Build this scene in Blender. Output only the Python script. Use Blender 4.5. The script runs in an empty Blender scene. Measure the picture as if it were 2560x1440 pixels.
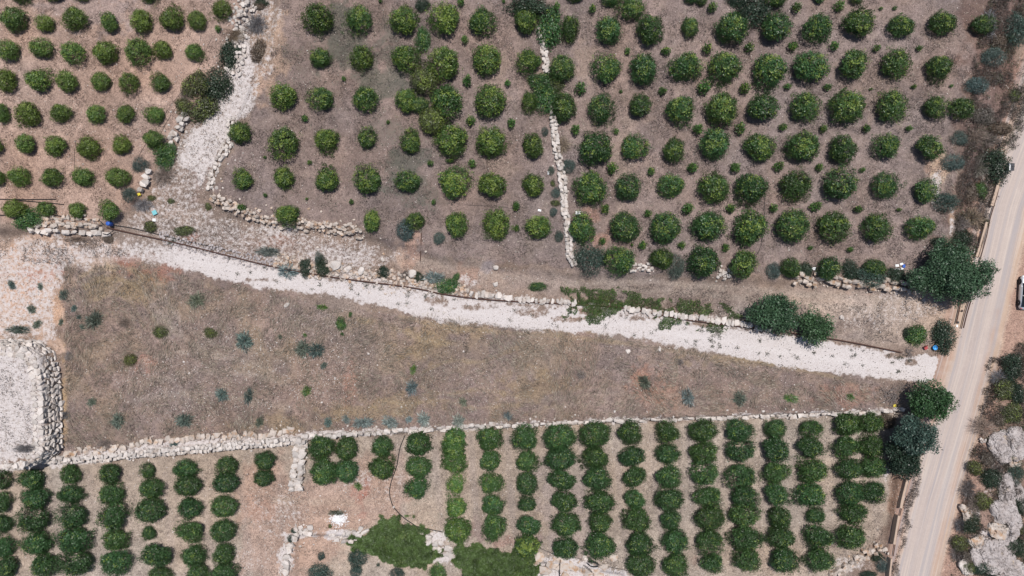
import bpy, math, random
import numpy as np
from mathutils import Vector
R = math.radians
S = bpy.context.scene
C = S.collection
# ---------------------------------------------------------------- camera
H = 85.4                      # flying height in metres, 20 photo pixels per metre on flat ground
cam = bpy.data.cameras.new('camera'); co = bpy.data.objects.new('camera', cam); C.objects.link(co)
co.location = (0, 0, H); cam.sensor_width = 36; cam.lens = 24.02; cam.clip_end = 20000; S.camera = co
# ---------------------------------------------------------------- sky and sun
SUN = Vector((0.076, 0.281, 1.0)).normalized()
w = bpy.data.worlds.new('World'); S.world = w; w.use_nodes = True
sk = w.node_tree.nodes.new('ShaderNodeTexSky'); sk.sky_type = 'NISHITA'; sk.sun_disc = False
sk.sun_elevation = math.asin(SUN.z); sk.sun_rotation = math.atan2(SUN.x, SUN.y)
bg = w.node_tree.nodes['Background']; bg.inputs[1].default_value = 0.085
w.node_tree.links.new(sk.outputs[0], bg.inputs[0])
sl = bpy.data.lights.new('sun', 'SUN'); sl.energy = 4.65; sl.angle = R(0.5); sl.color = (1, 0.962, 0.925)
so = bpy.data.objects.new('sun', sl); C.objects.link(so); so.rotation_euler = (-SUN).to_track_quat('-Z', 'Y').to_euler()
so.location = (20, 60, 200)
S.view_settings.view_transform = 'Standard'; S.view_settings.look = 'None'
S.view_settings.exposure = 0.0; S.view_settings.gamma = 1
S.cycles.max_bounces = 5; S.cycles.diffuse_bounces = 3
# ---------------------------------------------------------------- helpers
rng = np.random.default_rng(7); random.seed(7)
def lin(c):
    c = np.asarray(c, float) / 255.0
    return np.where(c <= .04045, c / 12.92, ((c + .055) / 1.055) ** 2.4)
K = 0.665                       # sunlit picture tone -> real base colour
def alb(c): return lin(c) * K
def smooth(x): x = np.clip(x, 0, 1); return x * x * (3 - 2 * x)
def vnoise(x, y, s, seed):     # smooth value noise in metres, -1..1
    r = np.random.default_rng(seed); g = r.uniform(-1, 1, (128, 128))
    u = np.asarray(x) / s + 300.3; v = np.asarray(y) / s + 300.7
    i = np.floor(u).astype(int); j = np.floor(v).astype(int); fu = smooth(u - i); fv = smooth(v - j)
    i %= 127; j %= 127
    return (g[i, j] * (1 - fu) + g[i + 1, j] * fu) * (1 - fv) + (g[i, j + 1] * (1 - fu) + g[i + 1, j + 1] * fu) * fv
def sd(x, y, poly):            # signed distance in metres to a polygon given in photo pixels, + inside
    P = (np.array(poly, float) - (1280, 720)) / 20.0; P[:, 1] *= -1
    x = np.asarray(x, float); y = np.asarray(y, float)
    d = np.full(x.shape, 1e9); ins = np.zeros(x.shape, bool)
    for k in range(len(P)):
        ax, ay = P[k - 1]; bx, by = P[k]; ex, ey = bx - ax, by - ay
        t = np.clip(((x - ax) * ex + (y - ay) * ey) / (ex * ex + ey * ey + 1e-12), 0, 1)
        d = np.minimum(d, np.hypot(x - ax - t * ex, y - ay - t * ey))
        c = (ay > y) != (by > y)
        xi = ax + (y - ay) * ex / (ey if abs(ey) > 1e-12 else 1e-12)
        ins ^= c & (x < xi)
    return np.where(ins, d, -d)
def lined(x, y, line):         # distance to a polyline (px), and position across/along it
    P = (np.array(line, float) - (1280, 720)) / 20.0; P[:, 1] *= -1
    best = np.full(np.shape(x), 1e9); ac = np.zeros(np.shape(x)); al = np.zeros(np.shape(x)); s0 = 0
    for k in range(len(P) - 1):
        ax, ay = P[k]; ex, ey = P[k + 1] - P[k]; L = math.hypot(ex, ey)
        t = np.clip(((x - ax) * ex + (y - ay) * ey) / (L * L), 0, 1)
        dd = np.hypot(x - ax - t * ex, y - ay - t * ey)
        cr = ((x - ax) * ey - (y - ay) * ex) / L
        m = dd < best
        best = np.where(m, dd, best); ac = np.where(m, cr, ac); al = np.where(m, s0 + t * L, al); s0 += L
    return best, ac, al
# terraces: polygon in photo pixels, height step, width of the step
TERR = [
 ([(-900,-900),(660,-900),(640,0),(590,80),(560,150),(500,270),(445,330),(400,400),(350,490),(290,560),(180,580),(-900,585)], 0.8, 1.3),
 ([(720,-900),(690,60),(640,200),(590,320),(550,400),(530,480),(548,512),(600,542),(910,590),(1100,650),(1430,690),(1600,688),(1850,702),(2100,715),(2330,735),(2360,640),(2440,400),(2540,0),(2700,-900)], 0.6, 1.4),
 ([(720,-900),(690,60),(640,200),(590,320),(550,400),(530,480),(548,512),(600,542),(910,590),(1100,640),(1434,668),(1418,580),(1402,440),(1382,260),(1360,130),(1345,-900)], 0.22, 1.0),
 ([(-900,860),(60,860),(110,866),(136,885),(146,950),(148,1050),(150,1120),(100,1158),(-900,1180)], 2.8, 0.45),
 ([(-900,1185),(0,1168),(300,1141),(560,1121),(760,1105),(900,1086),(1200,1069),(1440,1056),(1700,1046),(2000,1036),(2258,1028),(2245,1200),(2205,1500),(2100,2400),(-900,2400)], -0.8, 0.5),
 ([(735,1345),(830,1348),(1060,1362),(1120,1385),(1350,1415),(1560,1445),(1800,2400),(700,2400)], -0.7, 0.7),
 ([(2500,860),(2450,1000),(2430,1150),(2380,1440),(2350,2400),(3600,2400),(3600,860)], 1.0, 3.0),
]
def height(x, y):
    x = np.asarray(x, float); y = np.asarray(y, float)
    z = 0.09 * vnoise(x, y, 9, 1) + 0.05 * vnoise(x, y, 3.5, 2)
    z = z * smooth((1 - np.maximum(np.abs(x) / 90, np.abs(y) / 60)) * 5 + 1)
    for poly, lev, wd in TERR: z = z + lev * smooth(sd(x, y, poly) / wd + 0.5)
    r = smooth(sd(x, y, TERR[6][0]) / 4)
    z = z + r * (0.35 * vnoise(x, y, 2.5, 5) + 0.15 * vnoise(x, y, 1.1, 6))
    return z
def at(px, py, dz=0.0):        # ground point whose feature dz metres up is seen at this photo pixel
    z = 0.0
    for _ in range(4):
        k = (H - z - dz) / 1708.0
        X = (px - 1280) * k; Y = (720 - py) * k
        z = float(height(X, Y))
    return X, Y, z
def mesh(name, V, F, mats=(), attrs=None, sm=False):
    V = np.asarray(V, np.float32); me = bpy.data.meshes.new(name)
    F = np.asarray(F, np.int32); n = F.shape[1]
    me.vertices.add(len(V)); me.vertices.foreach_set('co', V.ravel())
    me.loops.add(F.size); me.loops.foreach_set('vertex_index', F.ravel())
    me.polygons.add(len(F)); me.polygons.foreach_set('loop_start', np.arange(0, F.size, n, dtype=np.int32))
    me.polygons.foreach_set('loop_total', np.full(len(F), n, np.int32))
    me.polygons.foreach_set('use_smooth', np.full(len(F), sm))
    for k, v in (attrs or {}).items():
        v = np.asarray(v, np.float32)
        if v.ndim == 1: a = me.attributes.new(k, 'FLOAT', 'POINT'); a.data.foreach_set('value', v)
        else: a = me.attributes.new(k, 'FLOAT_VECTOR', 'POINT'); a.data.foreach_set('vector', v.ravel())
    me.update(calc_edges=True); me.validate()
    for m in mats: me.materials.append(m)
    return me
def link(name, me, parent=None, loc=(0, 0, 0), rz=0, sc=(1, 1, 1), col=None):
    o = bpy.data.objects.new(name, me); C.objects.link(o)
    o.location = loc; o.rotation_euler = (0, 0, rz); o.scale = sc
    if parent is not None: o.parent = parent
    if col is not None: o.color = col
    return o
LABELS = {}
def tag(o, label=None, cat=None, group=None, kind=None):
    if label:
        LABELS[label] = LABELS.get(label, 0) + 1
        if LABELS[label] > 1: print('DUP LABEL', label)
        o['label'] = label
    if cat: o['category'] = cat
    if group: o['group'] = group
    if kind: o['kind'] = kind
    return o
ORD = 'zeroth first second third fourth fifth sixth seventh eighth ninth tenth eleventh twelfth thirteenth fourteenth fifteenth sixteenth seventeenth eighteenth nineteenth twentieth'.split()
def nth(i, n=None):
    if n and n > 1 and i == n: return 'last'
    return ORD[i]
# ---------------------------------------------------------------- materials
class NT:
    def __init__(s, name, rough=0.9):
        s.m = bpy.data.materials.new(name); s.m.use_nodes = True; s.t = s.m.node_tree
        s.b = s.t.nodes['Principled BSDF']; s.b.inputs['Roughness'].default_value = rough
        s.b.inputs['Specular IOR Level'].default_value = 0.25
    def n(s, ty, **kw):
        d = s.t.nodes.new(ty)
        for k, v in kw.items():
            if k in d.inputs.keys(): d.inputs[k].default_value = v
            else: setattr(d, k, v)
        return d
    def l(s, a, b): s.t.links.new(a, b)
    def put(s, v, inp):
        if hasattr(v, 'links'): s.l(v, inp)
        elif isinstance(v, (tuple, list, np.ndarray)): inp.default_value = (*[float(q) for q in v][:3], 1) if len(inp.default_value) == 4 else tuple(v)
        else: inp.default_value = v
    def math(s, op, a, b=0.0, clamp=False):
        d = s.n('ShaderNodeMath', operation=op, use_clamp=clamp); s.put(a, d.inputs[0]); s.put(b, d.inputs[1]); return d.outputs[0]
    def mix(s, f, a, b, mode='MIX'):
        d = s.n('ShaderNodeMix', data_type='RGBA', blend_type=mode); s.put(f, d.inputs[0]); s.put(a, d.inputs[6]); s.put(b, d.inputs[7]); return d.outputs[2]
    def ss(s, x, lo, hi):
        d = s.n('ShaderNodeMapRange', interpolation_type='SMOOTHSTEP'); s.put(x, d.inputs[0]); s.put(lo, d.inputs[1]); s.put(hi, d.inputs[2]); return d.outputs[0]
    def noise(s, vec, scale, detail=2, rough=0.5, dist=0.0):
        d = s.n('ShaderNodeTexNoise'); s.l(vec, d.inputs['Vector']); d.inputs['Scale'].default_value = scale
        d.inputs['Detail'].default_value = detail; d.inputs['Roughness'].default_value = rough; d.inputs['Distortion'].default_value = dist; return d.outputs[0]
    def attr(s, name):
        return s.n('ShaderNodeAttribute', attribute_name=name)
    def pos(s): return s.n('ShaderNodeNewGeometry').outputs['Position']
    def obj(s): return s.n('ShaderNodeTexCoord').outputs['Object']
    def bump(s, h, st, dist=0.1):
        d = s.n('ShaderNodeBump'); d.inputs['Strength'].default_value = st; d.inputs['Distance'].default_value = dist
        s.l(h, d.inputs['Height']); s.l(d.outputs[0], s.b.inputs['Normal'])
    def out(s, col): s.put(col, s.b.inputs['Base Color']); return s.m
def leaf_mat():
    t = NT('leaf', 0.55); oi = t.n('ShaderNodeObjectInfo'); a = t.attr('tint').outputs['Fac']; b = t.attr('tip').outputs['Fac']
    v = t.math('ADD', t.math('MULTIPLY', a, 1.35), 0.33)
    c = t.mix(1.0, oi.outputs['Color'], v, 'MULTIPLY')
    thr = t.math('SUBTRACT', 1.0, oi.outputs['Alpha'])
    c = t.mix(t.math('MULTIPLY', t.math('GREATER_THAN', b, thr), 0.8), c, (0.24, 0.31, 0.06, 1))
    t.b.inputs['Specular IOR Level'].default_value = 0.4; t.b.inputs['Roughness'].default_value = 0.42
    t.out(c)
    tr = t.n('ShaderNodeBsdfTranslucent'); t.l(c, tr.inputs[0]); mx = t.n('ShaderNodeMixShader'); mx.inputs[0].default_value = 0.22
    t.l(t.b.outputs[0], mx.inputs[1]); t.l(tr.outputs[0], mx.inputs[2]); t.l(mx.outputs[0], t.t.nodes['Material Output'].inputs[0]); return t.m
def rock_mat(name, c1, c2, c3, sc=1.5):
    t = NT(name, 0.95); p = t.pos(); r = t.attr('tint').outputs['Fac']
    n1 = t.noise(p, sc, 4, 0.6); n2 = t.noise(p, sc * 5, 5, 0.7); n3 = t.noise(p, sc * 14, 3, 0.6)
    c = t.mix(t.ss(n1, 0.45, 0.72), alb(c1), alb(c2)); c = t.mix(t.ss(n2, 0.56, 0.75), c, alb(c3))
    c = t.mix(1.0, c, t.math('ADD', t.math('MULTIPLY', r, 0.35), 0.72), 'MULTIPLY')
    t.bump(t.math('ADD', n2, n3), 0.6, 0.06); return t.out(c)
def plain(name, c, rough=0.7, metal=0.0, var=0.3, sc=6):
    t = NT(name, rough); n = t.noise(t.obj(), sc, 4, 0.6)
    t.b.inputs['Metallic'].default_value = metal
    return t.out(t.mix(1.0, tuple(c) , t.math('ADD', t.math('MULTIPLY', n, var * 2), 1 - var), 'MULTIPLY'))
M = {}
M['leaf'] = leaf_mat()
M['bark'] = plain('bark', (0.12, 0.085, 0.06), 0.9)
M['lime'] = rock_mat('white_limestone', (238, 228, 220), (205, 188, 175), (160, 140, 128))
M['limeO'] = rock_mat('stained_limestone', (226, 212, 200), (205, 165, 130), (150, 125, 110))
M['limeG'] = rock_mat('grey_limestone', (208, 198, 196), (176, 166, 166), (128, 118, 118), 1.4)
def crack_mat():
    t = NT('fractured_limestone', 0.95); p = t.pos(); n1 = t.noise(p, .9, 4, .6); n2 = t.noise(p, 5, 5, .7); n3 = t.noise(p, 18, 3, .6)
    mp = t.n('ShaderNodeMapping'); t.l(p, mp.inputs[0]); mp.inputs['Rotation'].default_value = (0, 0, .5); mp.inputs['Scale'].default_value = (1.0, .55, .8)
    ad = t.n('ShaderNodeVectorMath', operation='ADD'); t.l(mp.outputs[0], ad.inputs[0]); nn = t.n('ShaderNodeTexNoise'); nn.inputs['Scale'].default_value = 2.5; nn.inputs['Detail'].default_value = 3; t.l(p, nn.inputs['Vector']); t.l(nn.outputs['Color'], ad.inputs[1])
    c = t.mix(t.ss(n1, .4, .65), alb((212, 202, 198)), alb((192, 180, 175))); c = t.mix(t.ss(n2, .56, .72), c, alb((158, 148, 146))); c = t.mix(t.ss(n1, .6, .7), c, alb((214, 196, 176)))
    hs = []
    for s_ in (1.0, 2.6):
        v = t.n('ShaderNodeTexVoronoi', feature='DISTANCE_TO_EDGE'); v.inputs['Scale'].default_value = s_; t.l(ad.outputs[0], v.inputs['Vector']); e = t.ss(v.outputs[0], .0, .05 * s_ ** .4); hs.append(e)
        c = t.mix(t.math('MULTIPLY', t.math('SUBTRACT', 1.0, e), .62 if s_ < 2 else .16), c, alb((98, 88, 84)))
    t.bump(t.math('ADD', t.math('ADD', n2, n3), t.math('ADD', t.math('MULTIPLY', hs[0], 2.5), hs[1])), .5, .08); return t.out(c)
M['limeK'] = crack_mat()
M['conc'] = plain('concrete', alb((205, 180, 160)), 0.9, 0, 0.2, 3)
M['rust'] = plain('rusty_iron', (0.085, 0.045, 0.035), 0.8, 0.2)
M['black'] = plain('black_plastic', (0.02, 0.02, 0.022), 0.5, 0, 0.2)
M['blue'] = plain('blue_plastic', (0.03, 0.10, 0.40), 0.4, 0, 0.15)
M['sky'] = plain('light_blue_plastic', (0.06, 0.33, 0.75), 0.4, 0, 0.12)
M['teal'] = plain('pale_turquoise_plastic', (0.16, 0.42, 0.45), 0.5, 0, 0.1)
M['yellow'] = plain('yellow_plastic', (0.62, 0.50, 0.05), 0.5, 0, 0.12)
M['white'] = plain('white_plastic', (0.78, 0.78, 0.78), 0.5, 0, 0.06)
M['red'] = plain('faded_red_plastic', (0.35, 0.06, 0.06), 0.6, 0, 0.2)
M['grey'] = plain('dark_grey_metal', (0.06, 0.06, 0.065), 0.5, 0.3, 0.15)
# ---------------------------------------------------------------- the ground, one sheet to the horizon
def axis(lo, hi, step, far):
    a = np.arange(lo, hi + step / 2, step)
    return np.concatenate([[-x for x in far[::-1]], a, far])
gx = axis(-69, 69, 0.2, [70, 72, 76, 84, 100, 140, 220, 400, 900, 3000])
gy = axis(-41, 41, 0.2, [42, 44, 48, 56, 72, 110, 200, 400, 900, 3000])
GX, GY = np.meshgrid(gx, gy, indexing='ij'); x = GX.ravel(); y = GY.ravel(); z = height(x, y)
px = 1280 + 1708 * x / (H - z); py = 720 - 1708 * y / (H - z)
wx = (px - 1280) / 20; wy = (720 - py) / 20          # where the photo maps this vertex
col = np.tile(alb((150, 131, 119)), (len(x), 1))
A_ = [(-900,-900),(620,-900),(600,20),(560,120),(520,200),(470,290),(440,340),(375,440),(330,520),(260,560),(-900,560)]
B_ = [(690,-900),(690,100),(650,220),(600,330),(565,400),(535,480),(600,530),(910,575),(1000,640),(1440,670),(1400,440),(1350,60),(1340,-900)]
C_ = [(1340,-900),(1350,60),(1400,440),(1440,680),(2330,710),(2370,600),(2400,300),(2480,0),(2560,-900)]
D_ = [(150,665),(340,655),(560,690),(830,765),(1180,800),(1400,815),(1700,880),(2000,920),(2250,960),(2330,1000),(2250,1030),(1700,1048),(1200,1070),(760,1090),(400,1105),(150,1135)]
E_ = [(-900,1180),(0,1175),(300,1148),(560,1125),(760,1105),(1200,1070),(2250,1030),(2220,1300),(2080,1500),(1900,2400),(-900,2400)]
F_ = [(-900,860),(100,860),(115,900),(118,1150),(-900,1170)]
G_ = [(600,-900),(690,-900),(700,40),(680,130),(650,240),(600,320),(560,370),(535,430),(500,480),(520,520),(640,560),(900,590),(1000,650),(900,690),(640,650),(400,610),(290,570),(350,510),(400,430),(450,350),(520,250),(560,150),(590,60)]
T_ = [(290,600),(420,612),(560,640),(690,672),(840,700),(1030,725),(1180,748),(1290,765),(1440,770),(1560,785),(1700,800),(1870,828),(2090,855),(2250,885),(2372,895),(2405,885),(2392,948),(2365,958),(2230,950),(2000,925),(1860,895),(1700,870),(1560,840),(1300,822),(1100,802),(960,768),(850,745),(640,718),(480,680),(330,650),(290,640)]
P_ = [(980,650),(1200,650),(1440,690),(2330,735),(2400,740),(2380,860),(2200,870),(1870,815),(1430,735),(1180,725),(1000,690)]
L_ = [(-900,600),(300,600),(320,650),(160,670),(148,760),(148,860),(100,850),(-900,852)]
RD = [(2262,1700),(2290,1440),(2335,1255),(2385,1080),(2430,920),(2462,780),(2490,650),(2520,520),(2560,400),(2650,150),(2900,-500)]
def paint(poly, c, soft=0.8, amp=0.6, sc=1.5, seed=0, wt=1.0):
    global col
    d = sd(wx, wy, poly) + amp * (vnoise(wx, wy, sc, 40 + seed) + 0.5 * vnoise(wx, wy, sc / 3, 60 + seed))
    f = (smooth(d / soft + 0.5) * wt)[:, None]; col = col * (1 - f) + alb(c) * f
def blob(cx, cy, r, ry=None, amp=0.5, sc=1.2, seed=0):
    ry = ry or r; d = 1 - np.hypot((px - cx) / r, (py - cy) / ry)
    return smooth(d * 1.6 + amp * (vnoise(wx, wy, sc, 80 + seed) + 0.5 * vnoise(wx, wy, sc / 3, 90 + seed)))
def dab(cx, cy, r, ry, c, wt=0.5, seed=0):
    global col
    f = (blob(cx, cy, r * 1.15, ry * 1.15, 0.9, 0.9, seed) * wt)[:, None]; col = col * (1 - f) + alb(c) * f
paint(A_, (178, 152, 138), seed=1)
paint(B_, (144, 127, 121), seed=2)
paint(C_, (149, 132, 126), seed=3)
paint(P_, (156, 140, 131), 2, 1, 2, 4); paint([(1950,735),(2330,745),(2390,760),(2370,850),(2200,850),(2050,800)], (182, 162, 148), 2.5, 1.5, 2, 14)
paint(D_, (149, 130, 122), seed=5)
paint(E_, (178, 162, 148), 0.6, 0.4, 1, 6)
paint(L_, (204, 176, 158), 2, 1.5, 2, 7)
paint([(2380,-900),(2560,-900),(2560,200),(2500,450),(2440,640),(2380,640),(2400,300)], (128, 106, 98), 2, 1.5, 2, 8)
paint([(2450,860),(2420,1100),(2360,1440),(2300,2400),(3600,2400),(3600,860)], (152, 128, 116), 2, 1, 2, 9)
paint([(2330,600),(2440,640),(2420,840),(2390,900),(2230,1100),(2200,2400),(2290,2400),(2290,1300),(2400,900),(2430,700)], (160, 130, 112), 1, 0.6, 2, 10)
paint([(700,1240),(1010,1110),(1030,1240),(1000,1330),(860,1310),(820,1440),(600,1440),(600,1200),(690,1140),(730,1230)], (186, 160, 145), 2, 1.5, 2, 11)
# bigger tonal drifts inside the plots (soil, litter, mown strips)
for s_, a_, sd_ in ((7, .12, 21), (2.6, .13, 22), (1.0, .12, 23), (.5, .10, 24)): col *= (1 + a_ * vnoise(wx, wy, s_, sd_))[:, None]
tone = vnoise(wx, wy, 5, 25)[:, None]; col *= 1 + tone * np.array([[.05, .0, -.05]])
q_ = (smooth(vnoise(wx, wy, 4.5, 26) + .6 * vnoise(wx, wy, 1.5, 27)) * smooth(sd(wx, wy, D_)) * .42)[:, None]; col = col * (1 - q_) + alb((164, 144, 118)) * q_
q_ = (smooth(vnoise(wx, wy, 3.5, 28) + .6 * vnoise(wx, wy, 1.2, 29) - .1) * smooth(sd(wx, wy, D_)) * .6)[:, None]; col = col * (1 - q_) + alb((130, 116, 112)) * q_
for a in [(230,20,120,60,(165,150,148)),(620,640,60,40,(150,128,120)),(680,120,40,120,(196,165,140)),(650,200,22,60,(205,170,150)),
          (1000,640,20,36,(222,188,165)),(1030,630,20,60,(205,165,145)),(1100,1000,200,80,(142,124,120)),(1170,690,30,30,(190,150,130)),
          (1220,665,30,20,(165,158,165)),(420,770,40,80,(160,146,142)),(380,720,60,40,(158,132,108)),(1330,700,90,26,(160,142,134)),
          (370,905,28,24,(176,128,110)),(1630,980,60,40,(176,132,112)),(1600,940,26,40,(180,130,108)),(2130,990,80,34,(168,128,112)),(880,980,22,60,(185,140,122)),
          (900,1240,16,50,(168,100,85)),(915,1210,14,34,(160,95,80)),(1190,1330,26,30,(128,100,98)),(1280,1355,60,16,(150,110,102)),
          (1350,1345,14,14,(120,95,88)),(1740,1400,14,14,(125,98,90)),(1480,540,50,20,(182,138,122)),(1500,600,40,30,(178,135,118)),(2190,700,80,30,(170,140,124)),
          (100,690,60,40,(190,120,95)),(60,640,60,30,(215,170,140)),(40,740,40,40,(225,180,150)),(320,655,30,14,(170,105,82)),(370,690,60,16,(165,110,90)),(440,670,50,16,(170,115,95)),
          (480,600,16,20,(150,85,65)),(690,600,40,20,(165,115,95)),(2345,430,22,60,(228,202,170)),(2335,400,30,40,(200,165,145)),(2390,560,14,40,(220,185,155)),(650,1270,60,30,(200,160,140)),
          (2500,560,60,60,(190,150,128)),(160,1000,10,120,(214,180,135)),(300,720,90,50,(160,140,106)),(340,640,60,20,(190,160,145)),(1060,870,70,40,(164,142,108)),(1130,825,120,24,(160,138,108)),(1330,970,90,50,(160,138,108)),(1010,1010,90,30,(158,138,108)),(1120,900,70,40,(132,118,112)),(900,870,60,40,(134,118,110)),(1200,880,80,26,(132,116,112)),(820,850,70,60,(134,120,112)),(700,1060,100,20,(162,140,112)),(900,1030,100,20,(160,140,108)),(1900,900,200,18,(158,138,110)),(1500,820,200,14,(160,140,112)),(840,110,60,60,(124,112,104)),(760,140,50,50,(122,108,102)),(1460,150,40,60,(168,146,132)),(1250,180,30,90,(172,150,136)),(1250,420,40,60,(165,145,132)),(1560,420,30,160,(166,148,136)),(1850,100,60,60,(134,120,118)),(1640,330,60,80,(136,122,120)),(1950,300,120,20,(138,124,120)),(2200,250,80,60,(164,144,132)),(1360,520,40,40,(160,145,138)),(1360,620,60,30,(135,122,116)),(1560,725,140,22,(132,116,108)),(1780,745,120,20,(128,112,104)),(2110,815,90,30,(124,108,102)),(560,250,20,60,(190,165,148)),(500,440,30,70,(172,150,142)),(620,600,80,24,(168,146,134)),(720,610,60,30,(160,138,128)),(460,540,50,30,(186,164,150)),(820,640,80,26,(150,132,124)),(146,760,20,60,(214,172,140)),(1420,1310,90,180,(166,150,146))]:
    dab(*a[:5], seed=int(a[0]) % 17)
def stroke(pts, wd, c, wt, seed=0):      # a wheel mark or trodden line
    global col
    d_, a_, l_ = lined(wx, wy, pts); f = (smooth(1.3 - (d_ + .12 * vnoise(wx, wy, .8, seed)) / wd) * wt * (.6 + .4 * vnoise(wx, wy, 1.6, seed + 5)))[:, None]; f = np.clip(f, 0, 1); col = col * (1 - f) + alb(c) * f
def arc(pts, n=8):
    P = np.array(pts, float); out = []
    for i in range(len(P) - 1):
        p0, p1, p2, p3 = P[max(i - 1, 0)], P[i], P[i + 1], P[min(i + 2, len(P) - 1)]
        for t in np.linspace(0, 1, n, endpoint=False): out.append(tuple(.5 * ((2 * p1) + (-p0 + p2) * t + (2 * p0 - 5 * p1 + 4 * p2 - p3) * t * t + (-p0 + 3 * p1 - 3 * p2 + p3) * t ** 3)))
    return out + [tuple(P[-1])]
PAL, DRK, STR = (182, 168, 156), (116, 100, 92), (176, 156, 124)
for i, (l_, w_, c_, q_) in enumerate([([(345,690),(372,740),(412,800),(470,850),(540,890)],.55,PAL,.5),([(385,685),(405,730),(440,790),(500,840),(580,880)],.4,PAL,.45),([(200,690),(260,670),(330,675),(370,700)],.4,STR,.6),([(215,720),(260,700),(320,705),(360,750),(400,830)],.3,STR,.6),([(240,750),(290,735),(330,760),(360,820)],.25,STR,.55),
    ([(300,690),(350,740),(380,800)],.25,DRK,.45),([(420,700),(445,760),(490,815),(560,850)],.22,DRK,.4),([(1020,945),(1100,915),(1170,920),(1260,885),(1340,870)],.22,DRK,.5),([(1060,930),(1130,900),(1200,905),(1290,870)],.3,STR,.5),([(1040,960),(1110,985),(1200,975),(1290,990)],.3,STR,.5),
    ([(940,1000),(1020,1010),(1100,1000),(1180,1020),(1300,1010)],.25,STR,.45),([(1280,990),(1330,965),(1400,960)],.2,DRK,.5),([(900,800),(980,815),(1060,850),(1150,860)],.4,STR,.55),([(1000,790),(1100,815),(1240,830),(1400,838)],.35,STR,.5),([(1400,840),(1560,858),(1700,880),(1900,905),(2100,945)],.3,STR,.5),
    ([(1350,1000),(1500,985),(1650,990),(1800,975),(2000,980)],.3,PAL,.3),([(1350,1020),(1500,1008),(1650,1012),(1800,1000),(2000,1004)],.3,PAL,.3),([(400,950),(500,930),(620,935),(720,960)],.5,PAL,.4),([(330,1000),(450,985),(600,1000),(720,1020)],.5,PAL,.4),([(350,900),(480,880),(600,900),(680,930)],.4,PAL,.4),
    ([(1440,710),(1600,705),(1750,715),(1900,725),(2050,740),(2300,752)],.45,PAL,.5),([(1440,728),(1600,724),(1750,735),(1880,748),(2030,762),(2300,782)],.4,PAL,.45),([(990,640),(1100,660),(1250,690),(1440,712)],.5,PAL,.3),([(100,640),(220,632),(300,640),(420,650)],.7,(186,170,165),.6),
    ([(690,1250),(800,1255),(900,1258),(980,1250)],.5,(196,176,158),.6),([(620,1300),(700,1275),(820,1280),(960,1275)],.5,(150,134,124),.4),([(560,1160),(600,1240),(620,1330),(620,1440)],.5,(190,170,158),.4),([(700,60),(675,110),(655,170),(640,230)],.6,(212,182,158),.6)]):
    stroke(arc(l_), w_, c_, q_, i + 300)
for yy in (100,215,320,420,520,615): stroke([(1440,yy+12),(1700,yy+8),(2000,yy+4),(2380,yy)], .16, (118,104,100), .5, yy)
for yy in (95,200,300,400,505): stroke([(700,yy+8),(1000,yy+6),(1340,yy+2)], .14, (120,106,102), .35, yy)
for k_ in range(16): a_ = 995 + k_ * 91; stroke([(a_, 1090), (a_ + 10, 1250), (a_ + 34, 1430)], .55, (170, 156, 150), .5, k_)
for k_ in range(7): a_ = 135 + k_ * 95; stroke([(a_ - 8, 1190), (a_, 1300), (a_ + 18, 1440)], .55, (174, 158, 150), .4, k_)
# the road: shoulders, dusty reddish verge, worn asphalt
rd, ra, rl = lined(wx, wy, RD)
ra = -ra      # + to the right of the road
e = 0.3 * vnoise(wx, wy, 1.5, 31) + .2 * vnoise(wx, wy, .5, 32)
def band(lo, hi, c, s=0.5, wt=1.0):
    global col
    f = (smooth((ra + e - lo) / s + .5) * smooth((hi - ra - e) / s + .5) * wt * (rd < 12))[:, None]; col = col * (1 - f) + alb(c) * f
ra = np.where(rl > 0, ra, ra)
verge = smooth((sd(wx, wy, [(2470,560),(2560,420),(2700,420),(2700,870),(2520,880),(2470,980),(2400,1250),(2330,1500),(2300,1700),(2440,1700),(2440,1300),(2480,1080),(2520,900),(2440,900)]) + e * 2) / 0.8 + .5)[:, None]
col = col * (1 - verge) + alb((182, 150, 134)) * verge
band(-2.9, 3.6, (208, 181, 160), 0.9)
band(-1.9, 2.6, (205, 189, 180), 1.4)
band(2.9, 4.6, (190, 154, 137), 0.8, 0.6)
stroke(arc([(2275,1440),(2322,1255),(2372,1080),(2418,920),(2450,780),(2480,650)]), .5, (186, 172, 168), .55, 801); stroke(arc([(2305,1440),(2350,1255),(2398,1080),(2442,920),(2474,780),(2505,650),(2545,480)]), .35, (222, 206, 194), .6, 802); stroke(arc([(2330,1440),(2374,1255),(2420,1080),(2460,930),(2495,780)]), .5, (196, 164, 146), .6, 803)
# masks for the shader
white = np.zeros(len(x)); weed = np.zeros(len(x)); straw = np.zeros(len(x)); stone = np.full(len(x), 0.12)
def m_poly(arr, poly, v, soft=1.2, amp=0.7, sc=1.5, seed=0):
    d = sd(wx, wy, poly) + amp * (vnoise(wx, wy, sc, 140 + seed) + 0.6 * vnoise(wx, wy, sc / 3, 160 + seed))
    np.maximum(arr, v * smooth(d / soft + .5), out=arr)
def m_blob(arr, cx, cy, r, ry, v, seed=0): np.maximum(arr, v * blob(cx, cy, r, ry, 0.5, 1.2, seed), out=arr)
m_poly(white, T_, 1.0, 1.0, 0.3, 0.8, 1)
m_poly(white, [(290,590),(420,600),(700,668),(1000,700),(1180,735),(1440,756),(1870,805),(1870,830),(1440,775),(1000,735),(560,650),(290,620)], 0.62, 0.7, 0.5, 1.0, 2)
for b in [(510,440,26,80),(560,600,60,14),(720,620,60,18),(610,180,10,60),(470,560,40,20)]: white *= 1 - .45 * blob(*b, .8, .9, int(b[0]) % 11)
m_poly(white, G_, 0.44, 1.2, 0.9, 1.4, 3)
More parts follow.
